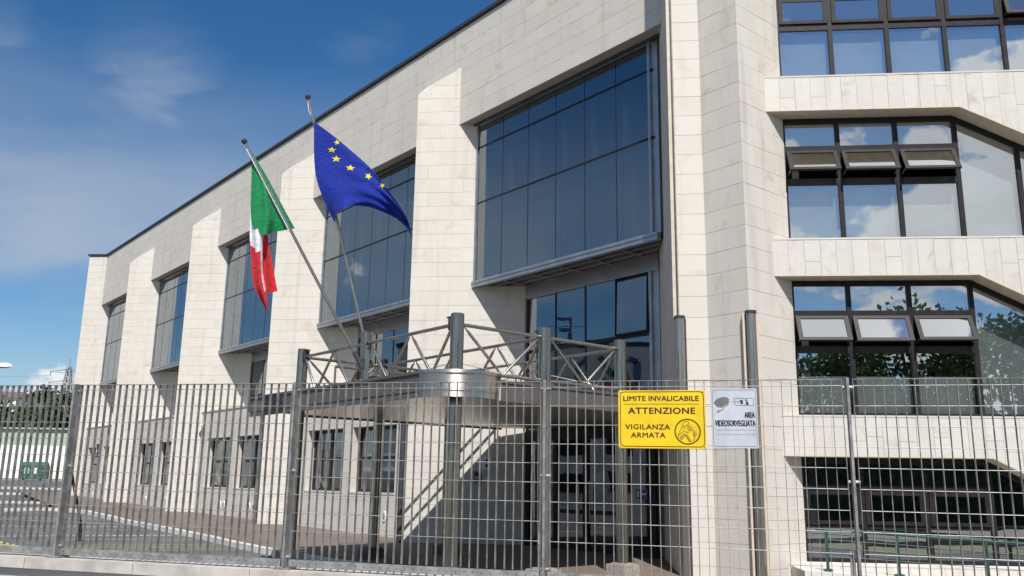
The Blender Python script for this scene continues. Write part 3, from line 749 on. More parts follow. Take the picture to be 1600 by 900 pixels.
MC = [0.06, 1.18, 2.36, 3.55, 4.74, 5.93, 7.12, 8.31]
for f_i, (zl, zh) in enumerate(FL):
    H = zh - zl
    cs = (3.48, 3.57, 3.53, 5.93)[f_i]
    ncol = (3, 3, 3, 5)[f_i]
    ztop = lambda s: zh - 0.024 if s <= cs else zh - 0.024 - (s - cs) * CH
    b = MB()
    b.box(P0r, uR, nR, 0.06, SR, zl + 0.036, zl + 0.11, WO - 0.06, WO + 0.03)
    b.box(P0r, uR, nR, 0.0, 0.11, zl + 0.111, zh - 0.03, WO - 0.06, WO + 0.03)
    b.box(P0r, uR, nR, 0.111, cs, zh - 0.13, zh - 0.026, WO - 0.06, WO + 0.03)
    send = cs + (H - 0.1) / CH
    seg_bar(b, (cs, zh - 0.078), (send, zh - 0.078 - (send - cs) * CH), 0.05, WO - 0.058, WO + 0.028)
    for s in MC[1:]:
        zt = ztop(s) - 0.03
        if zt > zl + 0.2: b.box(P0r, uR, nR, s - 0.045, s + 0.045, zl + 0.111, zt, WO - 0.06, WO + 0.029)
    # transoms in the three sash columns
    if f_i == 0: a1, a2, a3 = 0.66, 0.74, 1.36
    else: a1, a2, a3 = 1.30, 1.46, 2.05
    gap_h = a3
    for i in range(ncol):
        s0, s1 = MC[i] + (0.05 if i == 0 else 0.046), MC[i + 1] - 0.046
        b.box(P0r, uR, nR, s0, s1, zl + a1, zl + a2 - 0.02, WO - 0.06, WO + 0.020)
        b.box(P0r, uR, nR, s0, s1, zl + a3, zl + a3 + 0.11, WO - 0.06, WO + 0.027)
    win = b.build('window', BLACKF, office)
    for i in range(ncol):
        s0, s1 = MC[i] + (0.05 if i == 0 else 0.046), MC[i + 1] - 0.046
        pane_box(P0r, uR, nR, s0, s1, zl + 0.11, zl + a1, WO - 0.01, 'pane', GLASS_R, win)
        pane_box(P0r, uR, nR, s0, s1, zl + a3 + 0.11, zh - 0.12, WO - 0.01, 'pane', GLASS_R, win)
        # awning sash, hinged at its head
        ang = {0: (0, 0, 0), 1: (26, 24, 27), 2: (30, 29, 28), 3: (0, 0, 0, 0, 14)}[f_i][i]
        hgt = a3 - a2; ca, sa = math.cos(R(ang)), math.sin(R(ang))
        P = lambda s, t, q: P0r + uR * s + Zv * (zl + a3 - 0.008 - t * ca + q * sa) + nR * (WO + 0.035 + t * sa + q * ca)
        fw = 0.085
        b = MB()
        for (x0, x1, t0, t1) in ((s0, s0 + fw, 0, hgt), (s1 - fw, s1, 0, hgt), (s0 + fw + .001, s1 - fw - .001, 0, fw * .8), (s0 + fw + .001, s1 - fw - .001, hgt - fw * .8, hgt)):
            b.hexa([P(x0, t1, -.03), P(x1, t1, -.03), P(x1, t0, -.03), P(x0, t0, -.03), P(x0, t1, .02), P(x1, t1, .02), P(x1, t0, .02), P(x0, t0, .02)])
        sash = b.build('sash', BROWNF if f_i else BLACKF, win)
        b = MB(); x0, x1, t0, t1 = s0 + fw, s1 - fw, fw * .8, hgt - fw * .8
        b.hexa([P(x0, t1, -.004), P(x1, t1, -.004), P(x1, t0, -.004), P(x0, t0, -.004), P(x0, t1, .004), P(x1, t1, .004), P(x1, t0, .004), P(x0, t0, .004)])
        b.build('pane', GLASS_S if f_i in (1, 2) else GLASS_R, win)
        if ang > 5:
          for xs in (s0 + 0.03, s1 - 0.03):
            b = MB(); b.tube([P0r + uR * xs + Zv * (zl + a2 + 0.05) + nR * (WO + 0.0), P(xs, hgt * 0.86, -0.02)], 0.008, 6)
            b.build('stay', ALU, win)
    for i in range(ncol, 7):
        s0, s1 = MC[i] + 0.046, MC[i + 1] - 0.046
        za, zb_ = ztop(s0) - 0.11, ztop(s1) - 0.11
        if za < zl + 0.25: continue
        zb_ = max(zb_, zl + 0.12)
        b = MB(); b.poly_ext([P0r + uR * s0 + Zv * (zl + .11) + nR * (WO - .01), P0r + uR * s1 + Zv * (zl + .11) + nR * (WO - .01), P0r + uR * s1 + Zv * zb_ + nR * (WO - .01), P0r + uR * s0 + Zv * za + nR * (WO - .01)], -nR * 0.008)
        b.build('pane', GLASS_R, win)
    # blinds just inside
    bl = {0: (0, 0, 0, 0), 1: (0.9, 0.8, 0.85, 0.9), 2: (H - .2, H - .2, H - .2, H - 0.2), 3: (H - .15,) * 4}[f_i]
    for i in range(7):
        hh = bl[min(i, 3)]
        if hh <= 0: continue
        s0, s1 = MC[i] + 0.03, MC[i + 1] - 0.03
        za, zb_ = ztop(s0) - 0.05, ztop(s1) - 0.05
        pieces = [(zl + 0.12, None)] if i >= ncol else ([(zl + a3 + 0.02, None), (zl + 0.12, zl + 0.85)] if f_i == 1 else [(zl + a3 + 0.02, None), (zl + 0.12, zl + a1)])
        for lo_, hi_ in pieces:
            ya, yb = (za, zb_) if hi_ is None else (hi_, hi_)
            if yb < lo_ + 0.1 or ya < lo_ + .2: continue
            b = MB(); b.poly_ext([P0r + uR * s0 + Zv * lo_ + nR * (WO - .16), P0r + uR * s1 + Zv * lo_ + nR * (WO - .16), P0r + uR * s1 + Zv * yb + nR * (WO - .16), P0r + uR * s0 + Zv * ya + nR * (WO - .16)], -nR * 0.006)
            b.build('blind', BLIND, win)
# rooms behind
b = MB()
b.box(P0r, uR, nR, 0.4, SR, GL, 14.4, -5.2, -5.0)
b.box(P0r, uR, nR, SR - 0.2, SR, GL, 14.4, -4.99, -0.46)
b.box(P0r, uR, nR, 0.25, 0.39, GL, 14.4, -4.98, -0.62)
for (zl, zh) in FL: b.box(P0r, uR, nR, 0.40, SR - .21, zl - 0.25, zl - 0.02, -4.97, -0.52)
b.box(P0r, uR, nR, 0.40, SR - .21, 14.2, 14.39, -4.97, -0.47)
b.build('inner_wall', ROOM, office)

# ledge / ramp in front of the right wing
b = MB()
P = lambda s, o, z: P0r + uR * s + nR * o + Zv * z
b.add([P(-0.3, 0.01, GL), P(SR, 0.01, GL), P(SR, 1.05, GL), P(-0.3, 1.05, GL), P(-0.3, 0.01, -1.40), P(SR, 0.01, -2.0), P(SR, 1.05, -2.0), P(-0.3, 1.05, -1.40)],
      [(3, 2, 1, 0), (4, 5, 6, 7), (0, 1, 5, 4), (1, 2, 6, 5), (2, 3, 7, 6), (3, 0, 4, 7)])
b.build('ramp_ledge', STONE_B, office)

# ------------------------------------------------------------------ cladding: the 300 panels that show largest are single objects
sized = []
for i, (O, u, nn, c, wall, m) in enumerate(PANELS):
    pts = [project(O + u * p[0] + Zv * p[1]) for p in c]
    cx = sum(p[0] for p in pts) / len(pts); cy = sum(p[1] for p in pts) / len(pts)
    vis = (-30 < cx < 1630 and -30 < cy < 930) and nn @ (O + u * c[0][0] + Zv * c[0][1]) < 0
    sized.append((area2([(p[0], p[1]) for p in pts]) if vis else 0, i))
sized.sort(reverse=True)
single = set(i for a, i in sized[:300] if a > 0)
stuff = {}
for i, (O, u, nn, c, wall, m) in enumerate(PANELS):
    jo = random.uniform(-0.0025, 0.0015)
    pts = [O + u * p[0] + Zv * p[1] + nn * jo for p in c]
    if i in single:
        b = MB(); b.poly_ext(pts, -nn * PT)
        b.build('stone_panel', m, wall)
    else:
        key = (wall.name, m.name)
        if key not in stuff: stuff[key] = (MB(), wall, m)
        stuff[key][0].poly_ext(pts, -nn * PT)
cnt = 0
for key, (b, wall, m) in stuff.items():
    o = b.build('stone_cladding', m, wall); o['kind'] = 'stuff'

# notice sheet and intercom on the first pier, in the canopy's shade
Pf = Cr[0]
nt = thing('notice_sheet', Pf + uR * 1.06 + nR * 0.02 + Zv * 0.36, 'white notice sheet with dark symbols fixed to the shaded stone beside the entrance', 'notice')
b = MB(); b.box(Pf, uR, nR, 0.93, 1.20, 0.10, 0.74, 0.003, 0.012); b.build('sheet', WHITE, nt)
b = MB()
for zc_ in (0.62, 0.48): b.poly_ext([Pf + uR * (1.06 + .05 * math.cos(t)) + Zv * (zc_ + .05 * math.sin(t)) + nR * .0125 for t in np.linspace(0, 6.28, 12, endpoint=False)], nR * .002)
for zc_ in (0.36, 0.30, 0.24, 0.18): b.box(Pf, uR, nR, 0.97, 1.16, zc_, zc_ + 0.02, .0125, .0145)
b.build('print', INK, nt)
ic = thing('intercom', Pf + uR * 0.8 + nR * 0.03 + Zv * 0.16, 'small pale wall box with dark screen beside the notice sheet', 'intercom')
b = MB(); b.box(Pf, uR, nR, 0.70, 0.90, 0.0, 0.34, 0.003, 0.09); b.build('box', GALV, ic)
b = MB(); b.box(Pf, uR, nR, 0.73, 0.87, 0.20, 0.30, 0.091, 0.096); b.build('screen', INK, ic)
b = MB(); b.box(Pf, uR, nR, 0.76, 0.84, 0.06, 0.12, 0.091, 0.098); b.build('button', GREYINK, ic)

# small blue pennant-like sign in the farthest bay
sg = thing('hanging_sign', Cr[4] + vL * 3.3 + nL * 0.2 + Zv * 1.5, 'small dark hanging sign on the low wall of the farthest bay', 'sign')
b = MB(); b.box(Cr[4], vL, nL, 3.12, 3.48, 1.15, 1.85, 0.10, 0.14); b.build('plate', INK, sg)
b = MB(); b.box(Cr[4], vL, nL, 3.19, 3.25, 1.25, 1.75, 0.141, 0.146); b.box(Cr[4], vL, nL, 3.27, 3.42, 1.45, 1.53, 0.141, 0.146); b.build('print', WHITE, sg)
b = MB(); b.box(Cr[4], vL, nL, 3.02, 3.58, 1.86, 1.90, 0.0, 0.15); b.build('bracket', ALU_D, sg)

# ------------------------------------------------------------------ entrance canopy
pv = V3(0.77273, 0.63473, 0)             # across, away to the right
ZC = 2.8
K715 = V3(-0.913, 14.59, 0); K0 = K715 + uL * 5.70
K2 = K715 + pv * 1.98; K3 = K715 + pv * 3.96
K2m = K2 + uL * 5.70; K3m = K3 + uL * 5.70
can = thing('entrance_canopy', V3(0, 17.5, -1.78), 'steel entrance canopy with tubular trusses, round columns and a polished rounded corner', 'canopy')
zT, zB = 1.76, 1.335
rD = 0.73
PL = K0 + uL * 0.92 + nL * rD
arc0 = math.atan2(nL[1], nL[0])
arc = [K715 + V3(math.cos(arc0 + t), math.sin(arc0 + t), 0) * (rD - 0.02) for t in np.linspace(0, R(138), 20)]
PS_ = PL + pv * 1.3; PS2 = PS_ + uL * 0.64; PE = PL + pv * 7.85 + uL * 0.64
slab = [PL - nL * 0.02 - uL * 0.05] + arc + [K715 + uL * 0.03 + pv * 0.72, K3 + pv * 1.12 + uL * 0.03, V3(3.28, 21.15, 0), V3(0.62, 24.55, 0), PE - pv * 0.25 - uL * 0.05, PS2 - uL * 0.05, PS_ - uL * 0.05]
b = MB(); b.prism([(p[0], p[1]) for p in slab], zB + 0.16, zT - 0.05); b.build('roof_slab', CANSOF, can)
b = MB(); b.prism([(p[0], p[1]) for p in slab], zT - 0.046, zT - 0.03); b.build('unseen_dark_sheet', PAVE, can)  # unseen dark sheet added so the slab top bounces less sun onto the pier
# left band
b = MB()
b.box(K715, uL, nL, 0.02, 6.62, zB + 0.10, zT - 0.055, rD - 0.045, rD); b.box(K715, uL, nL, 0.02, 6.62, zT - 0.05, zT, rD - 0.05, rD + 0.025)
b.box(K715, uL, nL, 0.02, 6.62, zB, zB + 0.095, rD - 0.05, rD - 0.012)
# far end return
b.box(PL, pv, uL, 0.0, 1.3, zB + 0.12, zT, -0.045, 0.0); b.box(PS2, pv, uL, 0.0, 6.25, zB + 0.12, zT, -0.045, 0.0)
# right side band, behind the columns
b.box(K715, pv, -uL, 0.76, 5.02, zB + 0.05, zT - 0.06, 0.0, 0.04); b.box(K715, pv, -uL, 0.74, 5.02, zT - 0.058, zT - 0.01, 0.0, 0.06)
b.build('edge_band', BANDM, can)


def drumring(r0, r1, z0, z1, a1=141):
    b = MB(); ts = np.linspace(0, R(a1), 40)
    vs = []
    for t in ts:
        d = V3(math.cos(arc0 + t), math.sin(arc0 + t), 0)
        vs += [K715 + d * r0 + Zv * z0, K715 + d * r1 + Zv * z0, K715 + d * r1 + Zv * z1, K715 + d * r0 + Zv * z1]
    fs = []
    for i in range(len(ts) - 1):
        for j in range(4): fs.append((i * 4 + j, i * 4 + (j + 1) % 4, i * 4 + 4 + (j + 1) % 4, i * 4 + 4 + j))
    fs += [(0, 1, 2, 3), tuple(len(vs) - 4 + j for j in (3, 2, 1, 0))]
    b.add(vs, fs)
    return b


drum = drumring(rD - 0.05, rD + 0.003, zB + 0.10, zT - 0.05).build('corner_drum', DRUM, can, 40)
drumring(rD - 0.06, rD + 0.028, zT - 0.049, zT + 0.003, 147).build('top_rim', DRUM, drum, 40)
drumring(rD - 0.06, rD - 0.012, zB - 0.002, zB + 0.099).build('lower_rim', DRUM, drum, 40)
b = MB()
for t in (143, 155):
    d = V3(math.cos(arc0 + R(t)), math.sin(arc0 + R(t)), 0); c = K715 + d * (rD - 0.02)
    b.tube([c + Zv * (zB + .01), c + Zv * (zT - .05)], 0.05, 12)
b.build('drum_edge_tube', BEIGE_T, drum, 40)

RC = 0.115
cols = [(K715, ZC), (K0, ZC), (K2, ZC), (K3, ZC), (K2m, ZC), (K3m, ZC)]
for i, (c, zt) in enumerate(cols):
    b = MB(); b.lathe(c, [(RC, -2.0), (RC, zt - 0.012), (RC - 0.012, zt)], 28)
    co = b.build('column', STEEL_D, can, 40)
    b = MB(); b.box(c, uL, nL, -0.22, 0.22, -1.95, -1.43, -0.22, 0.22); b.box(c, uL, nL, -0.15, 0.15, -1.429, -1.405, -0.15, 0.15)
    b.build('base_block', CONC if i in (3, 2) else ALU_D, co)
    d = uL if i in (0, 2, 3) else -uL
    b = MB(); b.box(c, d, nL, RC - 0.02, RC + 0.07, ZC - 0.27, ZC - 0.06, -0.06, 0.06); b.box(c, d, nL, RC - 0.02, RC + 0.13, ZC - 0.058, ZC - 0.03, -0.05, 0.05)
    b.build('bracket', COPING, co)

TZ, BZ = 2.62, 1.83


def truss(A, Bp, nbay, name_mb=None, lower=True):
    d = (Bp - A); L = np.linalg.norm(d); d = d / L
    a, e = A + d * (RC - 0.01), Bp - d * (RC - 0.01)
    b = MB(); b.tube([a + Zv * TZ, e + Zv * TZ], 0.032, 12); b.build('truss_chord', STEEL, can, 40)
    if lower:
        b = MB(); b.tube([a + Zv * BZ, e + Zv * BZ], 0.030, 12); b.build('truss_chord', STEEL, can, 40)
    for i in range(nbay):
        x0 = A + d * (L * i / nbay + (RC + 0.03 if i == 0 else 0.03)); xm = A + d * (L * (i + 0.5) / nbay); x1 = A + d * (L * (i + 1) / nbay - (RC + 0.03 if i == nbay - 1 else 0.03))
        for (p, q) in ((x0 + Zv * (TZ - 0.03), xm - d * 0.02 + Zv * (BZ + 0.02)), (xm + d * 0.02 + Zv * (BZ + 0.02), x1 + Zv * (TZ - 0.03))):
            b = MB(); b.tube([p, p + (q - p) * 0.13, p + (q - p) * 0.87, q], [0.008, 0.027, 0.027, 0.008], 10); b.build('truss_diagonal', STEEL, can, 40)


truss(K0, K715, 4); truss(K2m, K2, 4); truss(K3m, K3, 4)
truss(K715, K2, 1); truss(K2, K3, 1); truss(K0, K2m, 1); truss(K2m, K3m, 1)
# end truss close to the facade
E1, E2 = PL + pv * 2.3 + uL * 0.52, PL + pv * 7.3 + uL * 0.52
for z in (2.24, 2.70):
    b = MB(); b.tube([E1 + Zv * z, E2 + Zv * z], 0.034, 12); b.build('truss_chord', STEEL, can, 40)
for i in (0, 4):
    p = E1 + (E2 - E1) * i / 4
    b = MB(); b.tube([p + Zv * (zT - .1), p + Zv * 2.7], 0.028, 10); b.build('truss_diagonal', STEEL, can, 40)
b = MB()
for (A, Bp) in ((K715, K2), (K2, K3)):
    d = (Bp - A) / np.linalg.norm(Bp - A)
    b.tube([A + d * .1 + Zv * 1.43, Bp - d * .1 + Zv * 1.43], 0.026, 10)
b.build('truss_chord', STEEL, can, 40)
# wind-bracing rods with a gusset in the middle of each roof field
for (a, c, e, g) in ((K715, K2, K2m, K0), (K2, K3, K3m, K2m)):
    for (h0, h1) in ((0.0, 0.5), (0.5, 1.0)):
        p = [a + (g - a) * h0, c + (e - c) * h0, c + (e - c) * h1, a + (g - a) * h1]
        ctr = sum(p) / 4 + Zv * 2.2
        b = MB(); b.lathe(ctr - Zv * 0.015, [(0.075, 0), (0.075, 0.03)], 14); b.build('gusset', STEEL, can, 40)
        b = MB()
        for q, z in zip(p, (TZ, BZ, TZ, BZ)): b.tube([q + (ctr - q) * 0.05 * np.array([1, 1, 0]) + Zv * z, ctr], 0.0075, 6)
        b.build('tie_rod', STEEL, can)
# flag-pole holder
MF = K0 + (K715 - K0) * 0.475
b = MB(); b.box(MF, uL, nL, -0.055, 0.055, 1.75, 2.62, -0.05, 0.05); b.box(MF, uL, nL, -0.09, 0.09, 2.30, 2.85, 0.052, 0.085); b.box(MF, uL, nL, -0.09, 0.09, 2.30, 2.85, -0.085, -0.052)
b.build('flag_holder', STEEL, can)

# ------------------------------------------------------------------ flags


def unproj(x, y, Y):
    d = FPX * CF + (x - 800) * CR - (y - 450) * CU
    return d * (Y / d[1])


def flagpole(tip, base, rad, label):
    t = thing('flagpole', base, label, 'flagpole')
    b = MB(); b.tube([base, base + (tip - base) * 0.5, tip], [rad, rad, rad * 0.85], 14); b.build('pole', STEEL, t, 40)
    d = (tip - base) / np.linalg.norm(tip - base)
    b = MB(); b.tube([tip - d * 0.01, tip + d * 0.03, tip + d * 0.075, tip + d * 0.09], [0.03, 0.055, 0.055, 0.02], 12); b.build('finial', COPING, t, 40)
    b = MB(); b.tube([tip - d * 0.02 - uR * 0.02, tip - d * 0.25 - uR * 0.045 + nR * .02, tip - d * 0.42 - uR * 0.01], 0.008, 6); b.build('halyard', WHITE, t)
    b = MB(); b.tube([base - d * 0.1, base + d * 0.25], rad * 1.5, 12); b.build('socket', ALU_D, t, 40)
    return t


IT_T = unproj(383.5, 224, 16.0); IT_B = MF + nL * 0.12 + Zv * 2.22
EU_T = unproj(482, 155, 16.55); EU_B = MF - nL * 0.10 + Zv * 2.26
flagpole(IT_T, IT_B, 0.030, 'slanting steel pole carrying the green white and red flag')
flagpole(EU_T, EU_B, 0.030, 'steeper steel pole carrying the blue flag with yellow stars')


def crv(pts, t):
    k = len(pts) - 1; x = t * k; i = min(int(x), k - 1); u = x - i
    P = [np.array(pts[max(0, min(k, j))], float) for j in (i - 1, i, i + 1, i + 2)]
    return 0.5 * ((2 * P[1]) + (-P[0] + P[2]) * u + (2 * P[0] - 5 * P[1] + 4 * P[2] - P[3]) * u * u + (-P[0] + 3 * P[1] - 3 * P[2] + P[3]) * u ** 3)


def sheet(rows, nu, nv, yfun):
    """rows: list of curves (left .. right), each a list of image-like control points; returns grid of 3-D points and 2-D points"""
    G = []; G2 = []
    for j in range(nv + 1):
        v = j / nv; line = []; l2 = []
        col = [crv(r, v) for r in rows]
        for i in range(nu + 1):
            u = i / nu; p = crv(col, u)
            line.append(unproj(p[0], p[1], yfun(u, v))); l2.append((p[0], p[1], u, v))
        G.append(line); G2.append(l2)
    return G, G2


def grid_to(mb, G, matf, nu, nv):
    o = len(mb.v); mb.v += [tuple(p) for r in G for p in r]
    for j in range(nv):
        for i in range(nu):
            mb.f.append((o + j * (nu + 1) + i, o + j * (nu + 1) + i + 1, o + (j + 1) * (nu + 1) + i + 1, o + (j + 1) * (nu + 1) + i)); mb.mi.append(matf((i + .5) / nu, (j + .5) / nv))


itf = thing('italian_flag', IT_T - Zv * 1.2, 'green, white and red flag hanging in folds from the slanting pole', 'flag')
b = MB()
nu, nv = 26, 44
A_l = [(388.5, 234), (393, 265), (392, 302), (391.5, 330), (394, 352)]
A_m = [(389.5, 234), (402, 268), (409, 306), (411.5, 340), (410, 366)]
A_n = [(390.3, 234), (408, 268), (421, 303), (430, 336), (431, 362)]
A_r = [(391, 234), (412.5, 268), (430, 300), (446, 330), (461, 357)]
G, _ = sheet([A_l, A_m, A_n, A_r], nu, nv, lambda u, v: 16.05 + 0.30 * u * v + 0.035 + (0.11 * v * math.sin(u * 9.0 + v * 1.2) + 0.05 * v * math.sin(u * 19 + v * 3)) * (1 - u) ** 0.4)
grid_to(b, G, lambda u, v: 0, nu, nv)
B_l = [(392.5, 290), (390.5, 335), (390.5, 378), (396, 440), (403, 460), (419, 489)]
B_m = [(397, 300), (397, 345), (400, 384), (404, 442), (411, 465), (419, 489)]
B_r = [(401, 310), (411, 362), (410.5, 382), (411, 425), (417, 462), (419.5, 489)]
G, _ = sheet([B_l, B_m, B_r], 14, 48, lambda u, v: 16.22 + 0.09 * math.sin(u * 6.5 + 0.6) * (0.3 + v))
grid_to(b, G, lambda u, v: 2 if v > 0.40 + 0.06 * u + (0.30 if u > 0.80 else 0) else 1, 14, 48)
C_l = [(402, 350), (408, 380), (411, 428), (413.5, 459)]
C_m = [(410, 352), (413, 376), (419, 425), (424, 457)]
C_r = [(418, 354), (419, 376), (427, 420), (433.5, 455)]
G, _ = sheet([C_l, C_m, C_r], 12, 30, lambda u, v: 16.36 + 0.07 * math.sin(u * 5 + v))
grid_to(b, G, lambda u, v: 2 if v > (0.30 if u < 0.45 else 0.22) else 1, 12, 30)
b.build('cloth', [F_GREEN, F_WHITE, F_RED], itf, 180)

d_ = IT_B - IT_T
rp = MB(); rp.tube([IT_T + d_ * 0.03 + V3(-.036, -.03, 0), IT_T + d_ * 0.40 + V3(-.036, -.03, 0)], 0.011, 8); rp.build('hoist_cord', F_WHITE, itf)

euf = thing('european_flag', EU_T - Zv * 1.4, 'blue flag with a ring of yellow stars blowing from the steeper pole', 'flag')
T = [(490.5, 190), (518, 210), (553, 239), (580, 264), (604, 295), (625, 322), (638, 346), (644, 372)]
Mi = [(494, 277), (516, 270), (549, 282), (577, 296), (601, 314), (622, 332), (637, 351), (644, 372.5)]
Bo = [(523, 349), (527, 335), (543, 323), (572, 322.5), (598, 331), (620, 342), (636, 357), (644, 373)]
nu, nv = 60, 34


def eu_y(u, v):
    return 16.52 - 0.05 - 0.55 * v * 0 + 0.05 * math.sin(v * 17 - u * 5) * u + 0.035 * math.sin(u * 23 + v * 9) * v + 0.19 * math.sin(v * 7.5 + u * 2.2 + 0.4) * min(1, v * 3 + 0.25) * (0.45 + 0.55 * u) - 0.35 * v * (1 - u) * 0.5 - 0.10 * u


G, G2 = sheet([T, Mi, Bo], nv, nu, eu_y)
b = MB(); grid_to(b, G, lambda u, v: 0, nv, nu); b.build('cloth', F_BLUE, euf, 180)
flat2 = np.array([(p[0], p[1]) for r in G2 for p in r]); flat3 = np.array([p for r in G for p in r])
for (sx, sy, rx, ry, rot) in ((526.5, 222.5, 6.0, 4.6, -12), (518.5, 234.3, 8.6, 5.0, 5), (525.3, 248.4, 9.0, 5.4, 4), (547.3, 262.4, 9.0, 5.2, 8), (575.6, 275.4, 7.2, 5.4, 28), (597.5, 290.5, 6.0, 4.2, 46)):
    pts = []
    for j in range(10):
        t = math.radians(-90 + 36 * j); rr = 1.0 if j % 2 == 0 else 0.42
        x, y = 0.86 * rx * rr * math.cos(t), 0.86 * ry * rr * math.sin(t) * 1.15
        ca, sa = math.cos(R(rot)), math.sin(R(rot))
        x, y = sx + x * ca - y * sa, sy + x * sa + y * ca
        d2 = (flat2[:, 0] - x) ** 2 + (flat2[:, 1] - y) ** 2; idx = np.argsort(d2)[:4]; w = 1 / (d2[idx] + 0.05)
        Y = (flat3[idx, 1] * w).sum() / w.sum() - 0.008
        pts.append(unproj(x, y, Y))
    ctr = sum(pts) / 10
    bb = MB(); bb.add([ctr + V3(0, -0.003, 0)] + pts + [ctr + V3(0, 0.010, 0)] + [p + V3(0, 0.010, 0) for p in pts],
                      [(0, 1 + i, 1 + (i + 1) % 10) for i in range(10)] + [(11, 12 + (i + 1) % 10, 12 + i) for i in range(10)] + [(1 + i, 12 + i, 12 + (i + 1) % 10, 1 + (i + 1) % 10) for i in range(10)])
    bb.build('star', F_YEL, euf)

# ------------------------------------------------------------------ the grating fence on its low wall
FP = V3(-3.59236, 7.30811, 0.74824); FD = V3(0.96498, -0.26221, -0.00726); FN = V3(-0.26222, -0.96501, 0.0)
FH = 1.372
fence = thing('grating_fence', FP - Zv * FH + FD * 3, 'galvanised steel grating fence with flat upright bars on a low wall', 'fence')
FPt = lambda t, z, o=0.0: FP + FD * t + Zv * z + FN * o
posts = [-2.0, 0.0, 2.02, 3.985, 6.005, 8.0]


def fbox(b, t0, t1, z0, z1, o0, o1):
    b.hexa([FPt(t0, z0, o0), FPt(t1, z0, o0), FPt(t1, z1, o0), FPt(t0, z1, o0), FPt(t0, z0, o1), FPt(t1, z0, o1), FPt(t1, z1, o1), FPt(t0, z1, o1)])


for t in posts:
    b = MB(); fbox(b, t - 0.008, t + 0.008, -FH + 0.008, 0.004, -0.055, 0.045); po = b.build('post', GALV_P, fence)
    b = MB(); fbox(b, t - 0.06, t + 0.06, -FH, -FH + 0.010, -0.07, 0.06); b.build('foot_plate', GALV_P, po)
    b = MB()
    for z in (-0.055, -0.66, -1.285):
        b.tube([FPt(t - 0.03, z, 0.0), FPt(t + 0.04, z, 0.0)], 0.012, 8)
    b.build('bolt', GALV, po, 40)
bar_me = None; rod_me = {}
PIT = 0.0622; NR_ = 9; RP = 0.132
for a, e in zip(posts[:-1], posts[1:]):
    t0, t1 = a + 0.035, e - 0.035
    nb = int(round((t1 - t0) / PIT)); st = (t1 - t0) / nb
    b = MB(); fbox(b, t0, t1, -0.004, 0.0, -0.014, 0.014); pn = b.build('panel', GALV, fence)
    b = MB(); fbox(b, t0, t1, -FH + 0.020, -FH + 0.065, 0.012, 0.016); fbox(b, t0, t1, -FH + 0.064, -FH + 0.068, -0.014, 0.0118); b.build('bottom_rail', GALV_P, pn)
    b = MB()
    for i in range(0, nb, 1):
        tt = t0 + st * (i + 0.5); fbox(b, tt - 0.0035, tt + 0.0035, -FH + 0.041, -FH + 0.048, 0.0162, 0.0175)
    o = b.build('rail_hole', RUBBER, pn); o['kind'] = 'stuff'
    for i in range(nb + 1):
        t = t0 + st * i
        if bar_me is None:
            b = MB(); zlen = FH - 0.075
            O_ = FPt(0, 0)
            b.hexa([np.array(q) - O_ for q in (FPt(-.0014, -zlen, -.015), FPt(.0014, -zlen, -.015), FPt(.0014, -.004, -.015), FPt(-.0014, -.004, -.015), FPt(-.0014, -zlen, .015), FPt(.0014, -zlen, .015), FPt(.0014, -.004, .015), FPt(-.0014, -.004, .015))])
            o = b.build('bar', GALV); bar_me = o.data
        else:
            o = bpy.data.objects.new('bar', bar_me); C.objects.link(o)
        # shared mesh: each bar placed (and very slightly bent) along the panel
        o.parent = pn; o.location = tuple(FPt(t, 0) - np.array(fence.location))
        o.rotation_euler = (random.uniform(-.0012, .0012), random.uniform(-.002, .002), random.uniform(-.03, .03))
    for j in range(1, NR_ + 1):
        key = round(t1 - t0, 3)
        z = -0.045 - RP * (j - 1)
        if key not in rod_me:
            b = MB(); O_ = FPt(t0, 0)
            b.tube([FPt(t0, 0, 0.010) - O_, FPt((t0 + t1) / 2, 0, 0.010) - O_, FPt(t1, 0, 0.010) - O_], 0.0027, 6)
            o = b.build('rod', GALV); rod_me[key] = o.data
        else:
            o = bpy.data.objects.new('rod', rod_me[key]); C.objects.link(o)
        o.parent = pn; o.location = tuple(FPt(t0, z) - np.array(fence.location))
# steel stub beside the last post
b = MB(); fbox(b, 5.955, 5.985, -FH - 0.02, -1.085, -0.03, 0.0); sp = b.build('gate_stub', GALV); tag(sp, 'short upright steel stub at the foot of the right-hand fence post', 'stub')
b = MB(); fbox(b, 3.935, 3.947, -FH - 0.02, -0.98, -0.03, -0.01); sp = b.build('latch_bar', GALV); tag(sp, 'short bright steel bar at the foot of the fence post left of the yellow sign', 'latch')

pw = thing('parapet_wall', FPt(3, -FH - 0.9), 'low plastered street wall with pale concrete coping carrying the fence', 'wall')
zc0 = -FH - 0.018
b = MB(); fbox(b, -3.2, 9.0, zc0 - 1.1, zc0 - 0.068, -0.12, 0.07); b.build('wall', PLASTER, pw)
t = -3.2
while t < 9.0:
    L = 1.0
    b = MB(); j = random.uniform(-.002, .002)
    fbox(b, t + 0.003, t + L - 0.003, zc0 - 0.066 + j, zc0 + 0.016 + j, -0.17, 0.12 + j); b.build('coping_stone', COPE, pw); t += L

# ------------------------------------------------------------------ the two signs
TEXTS = []


